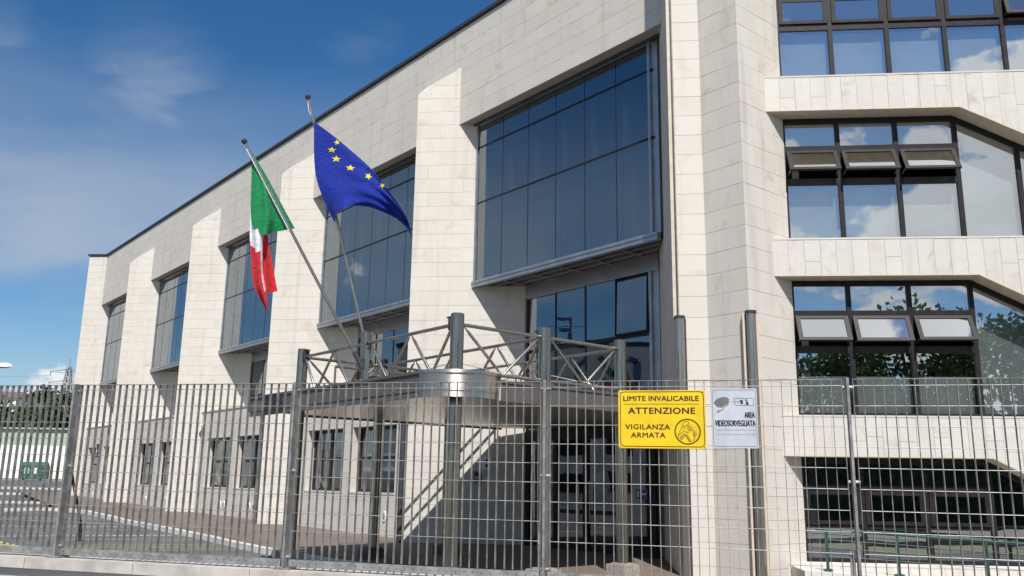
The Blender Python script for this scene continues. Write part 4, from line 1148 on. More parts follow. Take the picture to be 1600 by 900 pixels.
def text_mesh(body, t0, t1, z0, z1, o, m, name, parent, bold=0.0, sp=1.0):
    cu = bpy.data.curves.new('lettering', 'FONT'); cu.body = body; cu.resolution_u = 3; cu.space_character = sp; cu.extrude = 0.0
    ob = bpy.data.objects.new('tmp_text', cu); C.objects.link(ob)
    bpy.context.view_layer.update()
    dg = bpy.context.evaluated_depsgraph_get()
    me = bpy.data.meshes.new_from_object(ob.evaluated_get(dg))
    bpy.data.objects.remove(ob); bpy.data.curves.remove(cu)
    vs = np.array([v.co[:] for v in me.vertices]); fs = [tuple(p.vertices) for p in me.polygons]; bpy.data.meshes.remove(me)
    mn, mx = vs.min(0), vs.max(0)
    b = MB()
    w = bold * (z1 - z0)
    for q, (dx, dz) in enumerate(((0, 0), (-w, 0), (w, 0), (0, w * .6), (0, -w * .6)) if w else ((0, 0),)):
        b.add([FPt(t0 + w + (v[0] - mn[0]) / (mx[0] - mn[0]) * (t1 - t0 - 2 * w) + dx, z0 + w * .6 + (v[1] - mn[1]) / (mx[1] - mn[1]) * (z1 - z0 - 1.2 * w) + dz, o + q * .00012) for v in vs], fs)
    return b.build(name, m, parent)


def rrect(t0, t1, z0, z1, r, k=6):
    out = []
    for (cx, cz, a) in ((t1 - r, z1 - r, 0), (t0 + r, z1 - r, 90), (t0 + r, z0 + r, 180), (t1 - r, z0 + r, 270)):
        for i in range(k + 1):
            q = R(a + 90 * i / k); out.append((cx + r * math.cos(q), cz + r * math.sin(q)))
    return out


def outline(b, pts, w, o, th=0.001):
    k = len(pts); c = np.mean(pts, 0)
    inner = []
    for i in range(k):
        p0, p1, p2 = np.array(pts[i - 1]), np.array(pts[i]), np.array(pts[(i + 1) % k])
        d = (p2 - p0); d = d / np.linalg.norm(d); nn2 = np.array([-d[1], d[0]])
        if nn2 @ (c - p1) < 0: nn2 = -nn2
        inner.append(p1 + nn2 * w)
    vs = [FPt(p[0], p[1], o) for p in pts] + [FPt(p[0], p[1], o) for p in inner]
    b.add(vs, [(i, (i + 1) % k, k + (i + 1) % k, k + i) for i in range(k)])


def fpoly(b, pts, o): b.add([FPt(p[0], p[1], o) for p in pts], [tuple(range(len(pts)))])


def stroke(b, p, q, w, o):
    p, q = np.array(p), np.array(q); d = (q - p) / np.linalg.norm(q - p); nn2 = np.array([-d[1], d[0]]) * w / 2
    fpoly(b, [p + nn2, q + nn2, q - nn2, p - nn2], o)


SO = 0.022
ys = thing('warning_sign', FPt(4.8, -0.26, SO), 'yellow warning sign LIMITE INVALICABILE ATTENZIONE VIGILANZA ARMATA fixed to the fence', 'sign')
Y0, Y1, YZ0, YZ1 = 4.506, 5.094, -0.464, -0.070
b = MB(); k = rrect(Y0, Y1, YZ0, YZ1, 0.012, 3); b.poly_ext([FPt(p[0], p[1], SO) for p in k], FN * 0.004); b.build('plate', YELLOW, ys)
SF = SO + 0.0048
sx = lambda px: Y0 + (px - 62) / (1205 - 62) * (Y1 - Y0)        # sign-space units to metres
sz = lambda py: YZ1 - (py - 78) / (832 - 78) * (YZ1 - YZ0)
b = MB(); outline(b, rrect(sx(84), sx(1190), sz(812), sz(94), 0.030), 0.0052, SF); fpoly(b, [(sx(130), sz(263)), (sx(1128), sz(263)), (sx(1128), sz(257)), (sx(130), sz(257))], SF); b.build('border', BROWNINK, ys)
text_mesh('LIMITE INVALICABILE', sx(128), sx(1126), sz(220), sz(152), SF, BROWNINK, 'lettering', ys, 0.045, 1.04)
text_mesh('ATTENZIONE', sx(192), sx(1075), sz(388), sz(303), SF, BROWNINK, 'lettering', ys, 0.05, 1.08)
text_mesh('VIGILANZA', sx(150), sx(745), sz(590), sz(522), SF, BROWNINK, 'lettering', ys, 0.045, 1.1)
text_mesh('ARMATA', sx(225), sx(682), sz(695), sz(628), SF, BROWNINK, 'lettering', ys, 0.045, 1.1)
b = MB(); cc = [(sx(968) + (sx(1138) - sx(968)) * math.cos(t), sz(614) + (sz(448) - sz(614)) * math.sin(t)) for t in np.linspace(0, 2 * math.pi, 48, endpoint=False)]
outline(b, cc, 0.0085, SF); b.build('pictogram_ring', BROWNINK, ys)
b = MB(); g = lambda *p: [(sx(p[i]), sz(p[i + 1])) for i in range(0, len(p), 2)]
for poly in (g(955, 545, 1000, 528, 1040, 562, 1005, 612, 975, 605), g(862, 690, 925, 640, 945, 660, 880, 735), g(930, 660, 965, 640, 1020, 740, 985, 752), g(1040, 620, 1075, 605, 1090, 650, 1050, 690), g(1010, 740, 1050, 690, 1040, 640, 1065, 660, 1060, 720)):
    fpoly(b, poly, SF)
b.build('guard_shading', OCHRE, ys)
b = MB()
for ln in (g(905, 545, 908, 510), g(908, 510, 940, 480), g(940, 480, 985, 490), g(985, 490, 990, 515), g(905, 545, 950, 540), g(950, 540, 992, 512), g(905, 545, 850, 640), g(850, 640, 845, 690), g(850, 655, 920, 610), g(920, 610, 985, 630), g(1010, 590, 1050, 600), g(1050, 600, 1040, 660), g(920, 560, 935, 570), g(935, 570, 920, 582), g(860, 690, 930, 640), g(930, 640, 1000, 745)):
    stroke(b, ln[0], ln[1], 0.0030, SF + 0.0003)
b.build('guard_outline', BROWNINK, ys)
b = MB()
for (t, z) in ((Y0 + .012, YZ1 - .012), (Y1 - .012, YZ1 - .012), (Y0 + .012, YZ0 + .012), (Y1 - .012, YZ0 + .012)): b.poly_ext([FPt(t + .005 * math.cos(q), z + .005 * math.sin(q), SF) for q in np.linspace(0, 6.28, 8, endpoint=False)], FN * .002)
b.build('rivet', GALV, ys)

ws = thing('camera_notice', FPt(5.28, -0.26, SO), 'silver-white notice AREA VIDEOSORVEGLIATA with a camera symbol, right of the yellow sign', 'sign')
X0, X1, XZ0, XZ1 = 5.134, 5.432, -0.456, -0.060
b = MB(); b.poly_ext([FPt(p[0], p[1], SO) for p in rrect(X0, X1, XZ0, XZ1, 0.008, 3)], FN * 0.004); b.build('plate', SIGNW, ws)
sx = lambda px: X0 + (px - 85) / (690 - 85) * (X1 - X0) - 0.004
sz = lambda py: XZ1 - (py - 55) / (820 - 55) * (XZ1 - XZ0)
wx = lambda px: X0 + (px - 100) / (660 - 100) * (X1 - X0) * 0.97 + 0.006
b = MB(); outline(b, rrect(X0 + .007, X1 - .007, XZ0 + .010, XZ1 - .010, 0.012), 0.0028, SF); outline(b, rrect(wx(385), wx(625), sz(280), sz(180), 0.006), 0.003, SF)
b.build('border', GREYINK, ws)
b = MB(); g = lambda *p: [(wx(p[i]), sz(p[i + 1])) for i in range(0, len(p), 2)]
fpoly(b, g(118, 240, 165, 190, 235, 165, 300, 172, 318, 200, 310, 255, 215, 292, 150, 282), SF); b.build('camera_symbol', GREYINK, ws)
b = MB(); fpoly(b, g(155, 285, 215, 295, 308, 262, 306, 278, 222, 306, 165, 298), SF + .0003)
for q0, q1 in ((g(245, 300, 238, 325)), (g(238, 325, 195, 345))): pass
stroke(b, *g(250, 295, 236, 330), 0.008, SF + .0003); stroke(b, *g(238, 326, 190, 348), 0.008, SF + .0006)
fpoly(b, [(wx(178) + .0095 * math.cos(t), sz(350) + .0095 * math.sin(t)) for t in np.linspace(0, 6.28, 14, endpoint=False)], SF + .0009)
stroke(b, *g(318, 228, 386, 228), 0.0016, SF + .0003); b.build('camera_mount', GREYINK2, ws)
b = MB(); stroke(b, *g(390, 230, 460, 230), 0.003, SF); fpoly(b, g(452, 210, 488, 200, 490, 250, 478, 265, 462, 250), SF + .0003); fpoly(b, g(515, 200, 535, 196, 545, 212, 525, 222), SF); fpoly(b, g(530, 225, 548, 222, 566, 266, 522, 268), SF); b.build('plug_symbol', INK, ws)
text_mesh('AREA', wx(500), wx(633), sz(434), sz(360), SF, INK, 'lettering', ws, 0.05, 1.0)
text_mesh('VIDEOSORVEGLIATA', wx(126), wx(638), sz(543), sz(464), SF, INK, 'lettering', ws, 0.045, 1.0)
text_mesh('La registrazione è effettuata dal corpo della Guardia di Finanza per fini di sicurezza', wx(140), wx(638), sz(602), sz(580), SF, GREYINK2, 'lettering', ws, 0.0)
text_mesh('Art. 13 del codice in materia di protezione dei dati personali (D. Lgs. n. 196/2003)', wx(148), wx(638), sz(658), sz(634), SF, GREYINK2, 'lettering', ws, 0.0)

# ------------------------------------------------------------------ ground, car park, kerb, pavement
b = MB()
ys_ = [-60, -4.0]
xs = np.linspace(-400, 400, 41)
yl = [8.6, 25, 40, 54, 70, 90, 120, 200, 400, 900, 2500]
for i in range(len(yl) - 1):
    for j in range(len(xs) - 1):
        b.add([(xs[j], yl[i], min(zg(yl[i]), 14) - .01), (xs[j + 1], yl[i], min(zg(yl[i]), 14) - .01), (xs[j + 1], yl[i + 1], min(zg(yl[i + 1]), 14) - .01), (xs[j], yl[i + 1], min(zg(yl[i + 1]), 14) - .01)], [(0, 1, 2, 3)])
b.add([(-400, 2500, 14), (400, 2500, 14), (1500, 2500, 14), (1500, -600, -2.2), (400, 8.6, -1.79)], [])
b.add([(-1500, -900, -1.95), (1500, -900, -1.95), (1500, 8.6, -1.79), (-1500, 8.6, -1.79)], [(0, 1, 2, 3)])
b.add([(400, 8.6, -1.79), (1500, 8.6, -1.79), (1500, 2500, -1.5), (400, 2500, -1.5)], [(0, 1, 2, 3)])
b.add([(-1500, 8.6, -1.79), (-400, 8.6, -1.79), (-400, 2500, -1.5), (-1500, 2500, -1.5)], [(0, 1, 2, 3)])
b.v = [v for v in b.v]
g_ = b.build('ground', SOIL); tag(g_, kind='structure')


def sheet_on(name, pts, m, dz, sub=0):
    b = MB(); b.add([(p[0], p[1], zg(p[1]) + dz) for p in pts], [tuple(range(len(pts)))])
    o = b.build(name, m); tag(o, kind='structure'); return o


def strip_on(name, m, x0, x1, ylist, dz):
    b = MB()
    for y0, y1 in zip(ylist[:-1], ylist[1:]): b.add([(x0, y0, zg(y0) + dz), (x1, y0, zg(y0) + dz), (x1, y1, zg(y1) + dz), (x0, y1, zg(y1) + dz)], [(0, 1, 2, 3)])
    o = b.build(name, m); tag(o, kind='structure'); return o


strip_on('car_park', ASPH, -75, 25, [7.0, 25, 40, 54, 70, 84], 0.004)
# raised brown pavement along the facade
KB = [(-30.0, 39.0), (-22.2, 39.9), (-21.3, 40.9), (-20.2, 40.8), (-18.3, 39.1), (-13.7, 32.8), (-11.46, 29.98), (-9.58, 27.62), (-7.84, 25.22), (-6.28, 22.83), (-5.23, 21.49), (-4.2, 20.1), (-2.9, 18.6), (-1.2, 16.9), (1.0, 15.2), (3.4, 13.9)]
KB = KB[1:]
back_ = [(p[0] + 0.9 * 16, p[1] + 0.9 * 14) for p in KB]
b = MB()
for i in range(1, len(KB) - 1):
    p, q, r_, s_2 = KB[i], KB[i + 1], back_[i + 1], back_[i]
    b.add([(p[0], p[1], zg(p[1]) + .125), (q[0], q[1], zg(q[1]) + .125), (r_[0], r_[1], zg(r_[1]) + .125), (s_2[0], s_2[1], zg(s_2[1]) + .125)], [(0, 1, 2, 3)])
b.add([(-20.2, 40.8, zg(40.8) + .125), (-5.8, 53.4, zg(53.4) + .125), (-15, 62, zg(62) + .125), (-34, 62, zg(62) + .125)], [(0, 1, 2, 3)])
pv_o = b.build('pavement', PAVE); tag(pv_o, kind='structure')
kerb = MB(); kerb.add([(0, 0, -3), (0.01, 0, -3), (0, 0.01, -3)], [(0, 1, 2)])
kerb = bpy.data.objects.new('kerb', None); C.objects.link(kerb); tag(kerb, kind='structure')
pos = []
for p, q in zip(KB[:-1], KB[1:]):
    d = np.array(q) - np.array(p); L = np.linalg.norm(d); nn_ = max(1, int(round(L / 1.0)))
    for i in range(nn_): pos.append((np.array(p) + d * i / nn_, np.array(p) + d * (i + 1) / nn_))
for p, q in pos:
    d = (q - p) / np.linalg.norm(q - p); nn2 = np.array([-d[1], d[0]])
    if nn2[1] < 0: nn2 = -nn2
    p2, q2 = p + d * .006, q - d * .006
    b = MB(); jz = random.uniform(-.006, .006)
    lo = [V3(*p2, zg(p2[1]) - .12), V3(*q2, zg(q2[1]) - .12), V3(*(q2 + nn2 * .2), zg(q2[1]) - .12), V3(*(p2 + nn2 * .2), zg(p2[1]) - .12)]
    b.hexa(lo + [v + Zv * (.265 + jz) for v in lo]); b.build('kerbstone', KERBM, kerb)
# far verge kerbs across the car park
b = MB()
for (y, x0, x1, h) in ((47, -48, -24, .14), (58, -60, -27, .14), (66, -70, -30, .16)):
    b.abox(x0, x1, y, y + 0.25, zg(y) - .1, zg(y) + h)
o = b.build('far_kerb', KERBM); tag(o, kind='structure')
# yellow hatching and white bay lines
rm = bpy.data.objects.new('road_marking', None); C.objects.link(rm); tag(rm, kind='structure')


def paint(p, q, w, m):
    p, q = np.array(p), np.array(q); d = (q - p) / np.linalg.norm(q - p); nn2 = np.array([-d[1], d[0]]) * w / 2
    b = MB(); b.add([(*a, zg(a[1]) + .009) for a in (p + nn2, q + nn2, q - nn2, p - nn2)], [(0, 1, 2, 3)]); b.build('line', m, rm)


for i in range(5): paint((-11.6 + i * .12, 24.3 - i * .45), (-8.4 + i * .35, 25.3 - i * .45), 0.09, YLINE)
paint((-16.2, 26.6), (-10.4, 28.3), 0.12, WLINE); paint((-13.2, 26.2), (-9.0, 26.7), 0.10, YLINE); paint((-19.0, 31.0), (-13.0, 31.6), 0.12, WLINE)
paint((-22, 35.5), (-16.2, 35.8), 0.12, WLINE); paint((-14.8, 25.9), (-12.6, 23.6), 0.14, YLINE); paint((-13.6, 24.4), (-12.3, 23.2), 0.14, YLINE); paint((-7.6, 21.6), (-5.4, 20.6), 0.12, WLINE)
# street side
b = MB(); b.prism([FPt(-60, 0, .07)[:2], FPt(60, 0, .07)[:2], FPt(60, 0, 9.0)[:2], FPt(-60, 0, 9.0)[:2]], -1.95, -1.62)
o = b.build('street_pavement', STREETM); tag(o, kind='structure')
b = MB(); b.prism([FPt(-200, 0, 9.01)[:2], FPt(200, 0, 9.01)[:2], FPt(200, 0, 18)[:2], FPt(-200, 0, 18)[:2]], -1.94, -1.75)
o = b.build('road', ASPH); tag(o, kind='structure')
b = MB(); b.prism([FPt(-60, 0, 18.01)[:2], FPt(60, 0, 18.01)[:2], FPt(60, 0, 21)[:2], FPt(-60, 0, 21)[:2]], -1.94, -1.62)
o = b.build('far_pavement', STREETM); tag(o, kind='structure')

# concrete bollards inside the fence
for (x, y, z, w, lab) in ((1.05, 13.2, -1.28, 0.52, 'broad rounded washed-concrete bollard behind the fence, right of the post left of the yellow sign'), (-0.1, 14.0, -1.36, 0.24, 'small faceted concrete bollard behind the fence, left of the same post')):
    t = thing('concrete_bollard', (x, y, -1.78), lab, 'bollard', 'concrete bollards by the entrance')
    b = MB(); h = z + 1.78; b.lathe(V3(x, y, -1.80), [(w * .98, 0), (w, .05), (w * .96, h * .45), (w * .78, h * .8), (w * .5, h * .96), (w * .44, h), (w * .2, h + .01)], 10 if w < .4 else 28); b.build('body', CONC, t, 30)
    b = MB(); b.lathe(V3(x, y, -1.80), [(w + .04, 0), (w + .04, .04)], 28); b.build('base', CONC, t, 30)

# green handrail on the ramp
hr = thing('handrail', P0r + uR * 1.5 + nR * .8 + Zv * -1.45, 'dark green tubular handrail with thin cables in front of the ground-floor windows', 'handrail')
hz = lambda s: -0.70 - 0.052 * s
HO = 0.80
HP = lambda s, z: P0r + uR * s + nR * HO + Zv * z
b = MB(); b.tube([HP(-0.02, hz(0)), HP(9, hz(9))], 0.026, 12); b.build('top_rail', GREENM, hr, 40)
for s in (0.16, 1.37, 2.86, 4.35, 5.85):
    b = MB(); b.box(P0r, uR, nR, s - .022, s + .022, -1.42 - 0.049 * s, hz(s) - .02, HO - .03, HO + .03); po = b.build('post', GREENM, hr)
    b = MB(); zf = -1.385 - 0.0488 * s; b.box(P0r, uR, nR, s - .07, s + .07, zf - .02, zf + .012, HO - .07, HO + .07); b.build('foot', GREENM, po)
for dz in (0.17, 0.31, 0.45):
    b = MB(); b.tube([HP(0.16, hz(.16) - dz), HP(9, hz(9) - dz)], 0.006, 6); b.build('cable', GREENM, hr)

# ------------------------------------------------------------------ trees


def tree_mesh(h, r, seed, leaf, trunk_h, nclump, per, leafsize):
    rng = random.Random(seed)
    tb = MB(); top = V3(rng.uniform(-.3, .3), rng.uniform(-.3, .3), trunk_h)
    tb.tube([V3(0, 0, -0.4), V3(0.05, 0, trunk_h * .5), top], [h * .028, h * .022, h * .017], 9)
    cl = []
    for i in range(nclump):
        th = rng.uniform(0, 6.283); ph = math.acos(rng.uniform(-0.75, 1)); rr = r * rng.uniform(0.45, 1.0)
        c = V3(math.cos(th) * math.sin(ph) * rr, math.sin(th) * math.sin(ph) * rr, trunk_h + (h - trunk_h) * (0.45 + 0.5 * math.cos(ph) * rng.uniform(.7, 1)))
        cl.append(c)
        if i % 3 == 0:
            tb.tube([top, (top + c) / 2 + V3(0, 0, .15 * r), c], [h * .012, h * .007, h * .003], 6)
    fb = MB()
    for c in cl:
        cr = r * rng.uniform(.20, .38)
        for j in range(per):
            d = V3(rng.gauss(0, 1), rng.gauss(0, 1), rng.gauss(0, .8)); d = d / np.linalg.norm(d) * cr * rng.uniform(.35, 1.0)
            p = c + d
            a = V3(rng.gauss(0, 1), rng.gauss(0, 1), rng.gauss(0, 1)); a /= np.linalg.norm(a)
            e = np.cross(a, V3(rng.gauss(0, 1), rng.gauss(0, 1), rng.gauss(0, 1))); e /= np.linalg.norm(e)
            s = leafsize * rng.uniform(.6, 1.3)
            fb.add([p - a * s, p + e * s * .55, p + a * s, p - e * s * .55], [(0, 1, 2, 3)])
    return tb, fb


def tree(name, protos, loc, label, group, scale=1.0, rot=0.0):
    t = thing(name, loc, label, 'tree', group)
    t.scale = (scale,) * 3; t.rotation_euler = (0, 0, rot)
    for nm, me in protos:
        o = bpy.data.objects.new(nm, me); C.objects.link(o); o.parent = t
    return t


def proto(h, r, seed, leaf, trunk_h, nclump, per, ls):
    tb, fb = tree_mesh(h, r, seed, leaf, trunk_h, nclump, per, ls); out = []
    for nm, bb, m in (('trunk', tb, BARK), ('crown', fb, leaf)):
        me = bpy.data.meshes.new(nm); me.from_pydata(bb.v, [], bb.f); me.materials.append(m); out.append((nm, me))
    return out


PA = proto(10, 4.2, 3, LEAF, 2.6, 46, 70, 0.34); PB = proto(11, 4.6, 8, LEAF2, 2.2, 50, 70, 0.36)
rng = random.Random(5)
bx = [(-74, 118), (-69, 114), (-64, 120), (-60, 115), (-55, 119), (-51, 114), (-47, 118), (-43, 113), (-40, 116), (-37, 112)]
labs = ['leftmost', 'second', 'third', 'fourth', 'fifth', 'sixth', 'seventh', 'eighth', 'ninth', 'rightmost']
for i, (x, y) in enumerate(bx):
    s = (0.98, 1.02, .92, 1.0, .98, 1.05, 1.1, 1.16, 1.2, 1.25)[i]
    tree('broadleaf_tree', (PA, PB)[i % 2], (x, y, zg(y) - .3), 'dense green tree behind the pale green shed, %s of the row from the left' % labs[i] if i not in (0, 9) else 'dense green tree behind the pale green shed, at the %s end of the row' % ('left' if i == 0 else 'right'), 'trees beyond the car park', s, rng.uniform(0, 6))
# street trees across the road, seen mirrored in the lower windows
PS = proto(9.5, 3.9, 21, LEAF, 2.4, 64, 110, 0.17)
for i, (x, y, s) in enumerate(((3.5, -15.5, .80), (11.6, -17, 1.02), (16.6, -19, 1.28), (23.0, -20.5, 1.25), (30, -22, 1.1))):
    tree('street_tree', PS, (x, y, -1.62), 'leafy street tree across the road, mirrored in the right-hand windows, %s along the kerb' % ('first', 'second', 'third', 'fourth', 'fifth')[i], 'street trees across the road', s, rng.uniform(0, 6))

hg = thing('hedge', (16, -13.6, -1.62), 'long clipped dark hedge along the far pavement, mirrored in the lowest windows', 'hedge')
rng = random.Random(9); fb = MB()
for i in range(14000):
    p = V3(rng.uniform(-6, 42), -13.4 + rng.uniform(-.6, .6), 0) ; p[2] = -1.62 + 3.7 * rng.random() ** .6
    p[1] -= (p[0] - 16) * .262 
    a = V3(rng.gauss(0, 1), rng.gauss(0, 1), rng.gauss(0, 1)); a /= np.linalg.norm(a); e = np.cross(a, V3(rng.gauss(0, 1), rng.gauss(0, 1), rng.gauss(0, 1))); e /= np.linalg.norm(e)
    fb.add([p - a * .16, p + e * .09, p + a * .16, p - e * .09], [(0, 1, 2, 3)])
fb.build('foliage', LEAF2, hg)
b = MB(); b.poly_ext([V3(-6, -13.75 + 22 * .262, -1.62), V3(42, -13.75 - 26 * .262, -1.62), V3(42, -13.75 - 26 * .262, 1.5), V3(-6, -13.75 + 22 * .262, 1.5)], V3(0, .5, 0)); b.build('stems', LEAF2, hg)

# ------------------------------------------------------------------ background on the left
sh_ = thing('storage_shed', (-45, 92, zg(92)), 'long pale green metal shed behind the car park', 'shed')
b = MB(); b.abox(-90, -33, 92, 102, zg(92) - .5, zg(92) + 4.9); b.build('wall', PALEGREEN, sh_)
b = MB()
for i in range(28):
    x = -89 + i * 2.0; b.abox(x, x + .08, 91.93, 91.998, zg(92) - .2, zg(92) + 4.85)
b.build('cladding_rib', PALEGREEN, sh_)
b = MB(); b.abox(-90.3, -32.7, 91.7, 102.3, zg(92) + 4.905, zg(92) + 5.05); b.build('roof', PALEGREEN, sh_)
wf = thing('white_hoarding', (-44, 88, zg(88)), 'white panel hoarding standing in front of the pale green shed', 'hoarding')
for i in range(16):
    x = -52.8 + i * 1.2
    b = MB(); b.abox(x + .015, x + 1.185, 88, 88.06, zg(88) + .05, zg(88) + 3.25); b.build('panel', WHITE, wf)
b = MB(); b.abox(-52.8, -33.6, 88.07, 88.15, zg(88) + 2.6, zg(88) + 2.7); b.build('rail', GALV, wf)
x = -44.9
t = thing('waste_container', (x, 85, zg(85)), 'dark green waste container with white notices in front of the white hoarding', 'container')
z = zg(85)
b = MB(); b.prism([(x - 1.1, 84.4), (x + 1.1, 84.4), (x + 1.1, 85.6), (x - 1.1, 85.6)], z + .15, z + 1.35); b.build('body', DGREEN, t)
b = MB(); b.tube([V3(x - 1.12, 85, z + 1.30), V3(x + 1.12, 85, z + 1.30)], 0.40, 14); b.build('lid', DGREEN, t, 40)
for dx in (-.45, .3):
    b = MB(); b.abox(x + dx - .2, x + dx + .2, 84.37, 84.395, z + .6, z + 1.15); b.build('notice', WHITE, t)
for dx in (-.8, .8):
    b = MB(); b.tube([V3(x + dx - .04, 84.6, z + .12), V3(x + dx + .04, 84.6, z + .12)], .12, 12); b.build('wheel', RUBBER, t, 40)
t = thing('orange_barrier', (-40.8, 84, zg(84)), 'small orange and white barrier beside the green containers', 'barrier')
b = MB(); z = zg(84); b.prism([(-41.2, 83.8), (-40.4, 83.8), (-40.4, 84.2), (-41.2, 84.2)], z, z + .9); b.build('body', ORANGE, t)
b = MB(); b.abox(-41.15, -40.45, 83.9, 84.1, z + .901, z + 1.25); b.build('top', WHITE, t)
# far houses on the skyline at the left edge
for i, (x, y, w, h) in enumerate(((-141, 240, 14, 20.5), (-124, 245, 12, 19.0))):
    t = thing('distant_house', (x, y, 3), 'distant pale house with a tiled roof above the trees, %s of two' % ('left', 'right')[i], 'house', 'distant houses')
    b = MB(); b.abox(x - w / 2, x + w / 2, y, y + 10, -2, h); b.build('wall', OFFICEW, t)
    b = MB(); b.prism([(x - w / 2 - .5, y - .5), (x + w / 2 + .5, y - .5), (x + w / 2 + .5, y + 10.5), (x - w / 2 - .5, y + 10.5)], h, h + .3)
    b.add([(x - w / 2 - .5, y - .5, h + .31), (x + w / 2 + .5, y - .5, h + .31), (x + w / 2 + .5, y + 10.5, h + .31), (x - w / 2 - .5, y + 10.5, h + .31), (x - w / 2 + 1, y + 5, h + 2.4), (x + w / 2 - 1, y + 5, h + 2.4)], [(0, 1, 5, 4), (2, 3, 4, 5), (1, 2, 5), (3, 0, 4)])
    b.build('roof', ROOFT, t)
    for j in range(4):
        b = MB(); xx = x - w / 2 + 1.2 + j * (w - 2.4) / 3; b.abox(xx - .6, xx + .6, y - .05, y + .02, h - 3, h - 1.4); b.build('window', GREYINK, t)
# lattice pylon
t = thing('power_pylon', (-141.2, 280, 2), 'grey lattice power pylon with cross arms beyond the trees', 'pylon')
b = MB(); PX, PY, PH = -141.2, 280.0, 36.0
corner = lambda i, z: V3(PX + (1, 1, -1, -1)[i] * (3.2 * (1 - z / PH) + .35), PY + (1, -1, -1, 1)[i] * (3.2 * (1 - z / PH) + .35), z)
for i in range(4): b.tube([corner(i, 0), corner(i, PH - 1.5)], .13, 5)
zs_ = [0, 6, 11, 15.5, 19.5, 22.5, 25, 27.5, 30, 32, 34]
for z0_, z1_ in zip(zs_[:-1], zs_[1:]):
    for i in range(4):
        b.tube([corner(i, z0_), corner((i + 1) % 4, z1_)], .08, 4); b.tube([corner((i + 1) % 4, z0_), corner(i, z1_)], .08, 4); b.tube([corner(i, z1_), corner((i + 1) % 4, z1_)], .08, 4)
b.tube([V3(PX, PY, 34), V3(PX, PY, PH + 1.2)], .12, 5)
b.build('tower', GALV_P, t)
for z in (26, 29.5, 33):
    b = MB(); b.tube([V3(PX - 6.0, PY, z - .2), V3(PX - 1, PY, z + .5), V3(PX + 6, PY, z - .2)], [.08, .16, .08], 5); b.tube([V3(PX - 6.0, PY, z - .25), V3(PX, PY, z - .7), V3(PX + 6, PY, z - .25)], .08, 5)
    b.build('cross_arm', GALV_P, t)
    for sx_ in (-5.8, 5.8):
        b = MB(); b.tube([V3(PX + sx_, PY, z - .25), V3(PX + sx_, PY, z - 1.5)], .12, 5); b.build('insulator', GREYINK, t)
b = MB()
for z in (24.4, 28, 31.5):
    b.tube([V3(PX - 5.8, PY, z), V3(PX - 80, PY - 8, z - 4), V3(PX - 180, PY - 20, z + 2)], .035, 4)
o = b.build('power_line', GREYINK); tag(o, 'thin dark power lines running left from the pylon', 'power line')
# street lamp whose head enters at the left edge
t = thing('street_lamp', (-34.6, 56, zg(56)), 'grey street lamp whose head reaches in at the left edge', 'street lamp')
b = MB(); b.tube([V3(-34.6, 56, zg(56) - .2), V3(-34.6, 56, 5.5), V3(-34.4, 56, 6.5), V3(-33.6, 56, 6.85)], [.10, .07, .06, .05], 10); b.build('pole', GALV, t, 60)
b = MB(); b.prism([(-33.7, 55.85), (-32.2, 55.8), (-31.9, 56.0), (-32.2, 56.2), (-33.7, 56.15)], [6.83, 6.78, 6.86, 6.78, 6.83], [6.98, 7.06, 6.93, 7.06, 6.98]); b.build('lamp_head', WHITE, t)
b = MB(); b.prism([(-33.2, 55.9), (-32.3, 55.88), (-32.3, 56.12), (-33.2, 56.1)], 6.74, 6.80); b.build('lens', GREYINK, t)

# pale office block to the left, outside the frame, mirrored in the entrance glazing
t = thing('render_office_block', (-60, 24, -1.8), 'pale rendered office block left of the car park, mirrored in the entrance glazing', 'building')
b = MB(); b.abox(-72, -52, 6, 46, -3, 12.0); b.build('wall', OFFICEW, t)
b = MB(); b.abox(-72.2, -51.8, 5.8, 46.2, 12.003, 12.4); b.build('roof', COPING, t)
for fl_ in range(3):
    for j in range(9):
        b = MB(); y = 8.5 + j * 4.1; z = -0.6 + fl_ * 3.1; b.abox(-52.0, -51.9, y, y + 2.0, z, z + 1.6); w_ = b.build('window', BLACKF, t)
lg = thing('wall_logo', (-51.9, 26.5, 9.6), 'blue, red and green looped logo on the pale office block, seen mirrored in the glazing', 'logo')


LB = mat('dulled_blue', (0.10, 0.11, 0.22), 0.7); LR = mat('dulled_red', (0.34, 0.14, 0.13), 0.7); LG = mat('dulled_green', (0.07, 0.17, 0.12), 0.7)  # logo colours dulled so their mirror image in the glazing stays faint


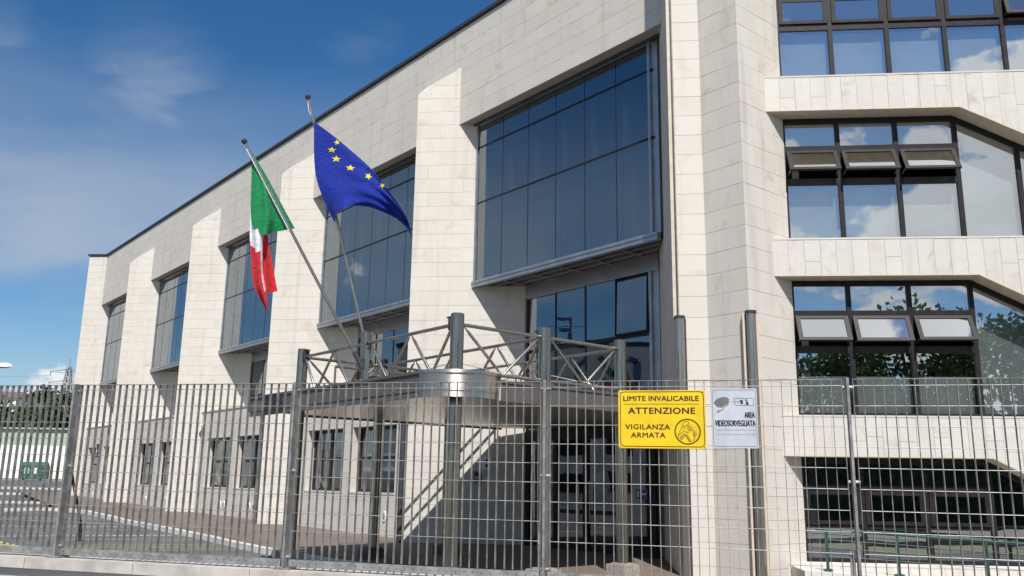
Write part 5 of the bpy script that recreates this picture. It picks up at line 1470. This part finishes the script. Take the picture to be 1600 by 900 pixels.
def lstroke(pts, w, m):
    b = MB()
    for p, q in zip(pts[:-1], pts[1:]):
        p, q = np.array(p), np.array(q); d = (q - p) / np.linalg.norm(q - p); nn2 = np.array([-d[1], d[0]]) * w / 2
        b.poly_ext([V3(-51.97, a[0], a[1]) for a in (p + nn2, q + nn2, q - nn2, p - nn2)], V3(.08, 0, 0))
    b.build('stroke', m, lg)


lstroke([(24.2, 8.6), (24.2, 10.6), (24.9, 10.9)], .5, LB); lstroke([(24.5, 8.3), (25.4, 9.9)], .45, LR); lstroke([(25.2, 10.9), (26.4, 9.2), (27.6, 10.9)], .5, LG)
lstroke([(26.6, 8.3), (27.3, 9.0)], .45, LR); lstroke([(28.8, 10.9), (29.7, 10.3), (29.8, 9.3), (29.0, 8.4)], .5, LG)

rs = thing('roof_letter', (-52.6, 30.8, 12.4), 'dark letter E on the roof of the pale office block, seen mirrored in glazing', 'roof sign')
b = MB()
for (y0, y1, z0, z1) in ((30.05, 30.3, 12.7, 14.9), (30.31, 31.5, 12.7, 12.95), (30.31, 31.2, 13.68, 13.92), (30.31, 31.5, 14.65, 14.9)): b.abox(-52.7, -52.5, y0, y1, z0, z1)
b.build('letter', LB, rs)
for y in (30.15, 31.3):
    b = MB(); b.tube([V3(-52.6, y, 12.35), V3(-52.6, y, 12.72)], .05, 6); b.build('leg', GALV_P, rs)
for z in (12.55, 14.1):
    b = MB(); b.tube([V3(-52.8, 28.8, z), V3(-52.8, 32.5, z)], .04, 6); b.build('rail', GALV_P, rs)
cbl = MB(); cbl.tube([FPt(-.061, -.479, -.05), FPt(-.045, -.60, -.055), FPt(.024, -.823, -.06), FPt(.10, -1.0, -.055), FPt(.14, -1.132, -.05), FPt(.158, -1.25, -.05)], [.009, .012, .012, .012, .016, .016], 8)
o = cbl.build('hanging_cable', RUBBER); tag(o, 'thick black cable hanging behind the left fence post', 'cable')

for o in list(bpy.data.objects):
    if o.type == 'MESH' and o.data.users == 0: bpy.data.objects.remove(o)
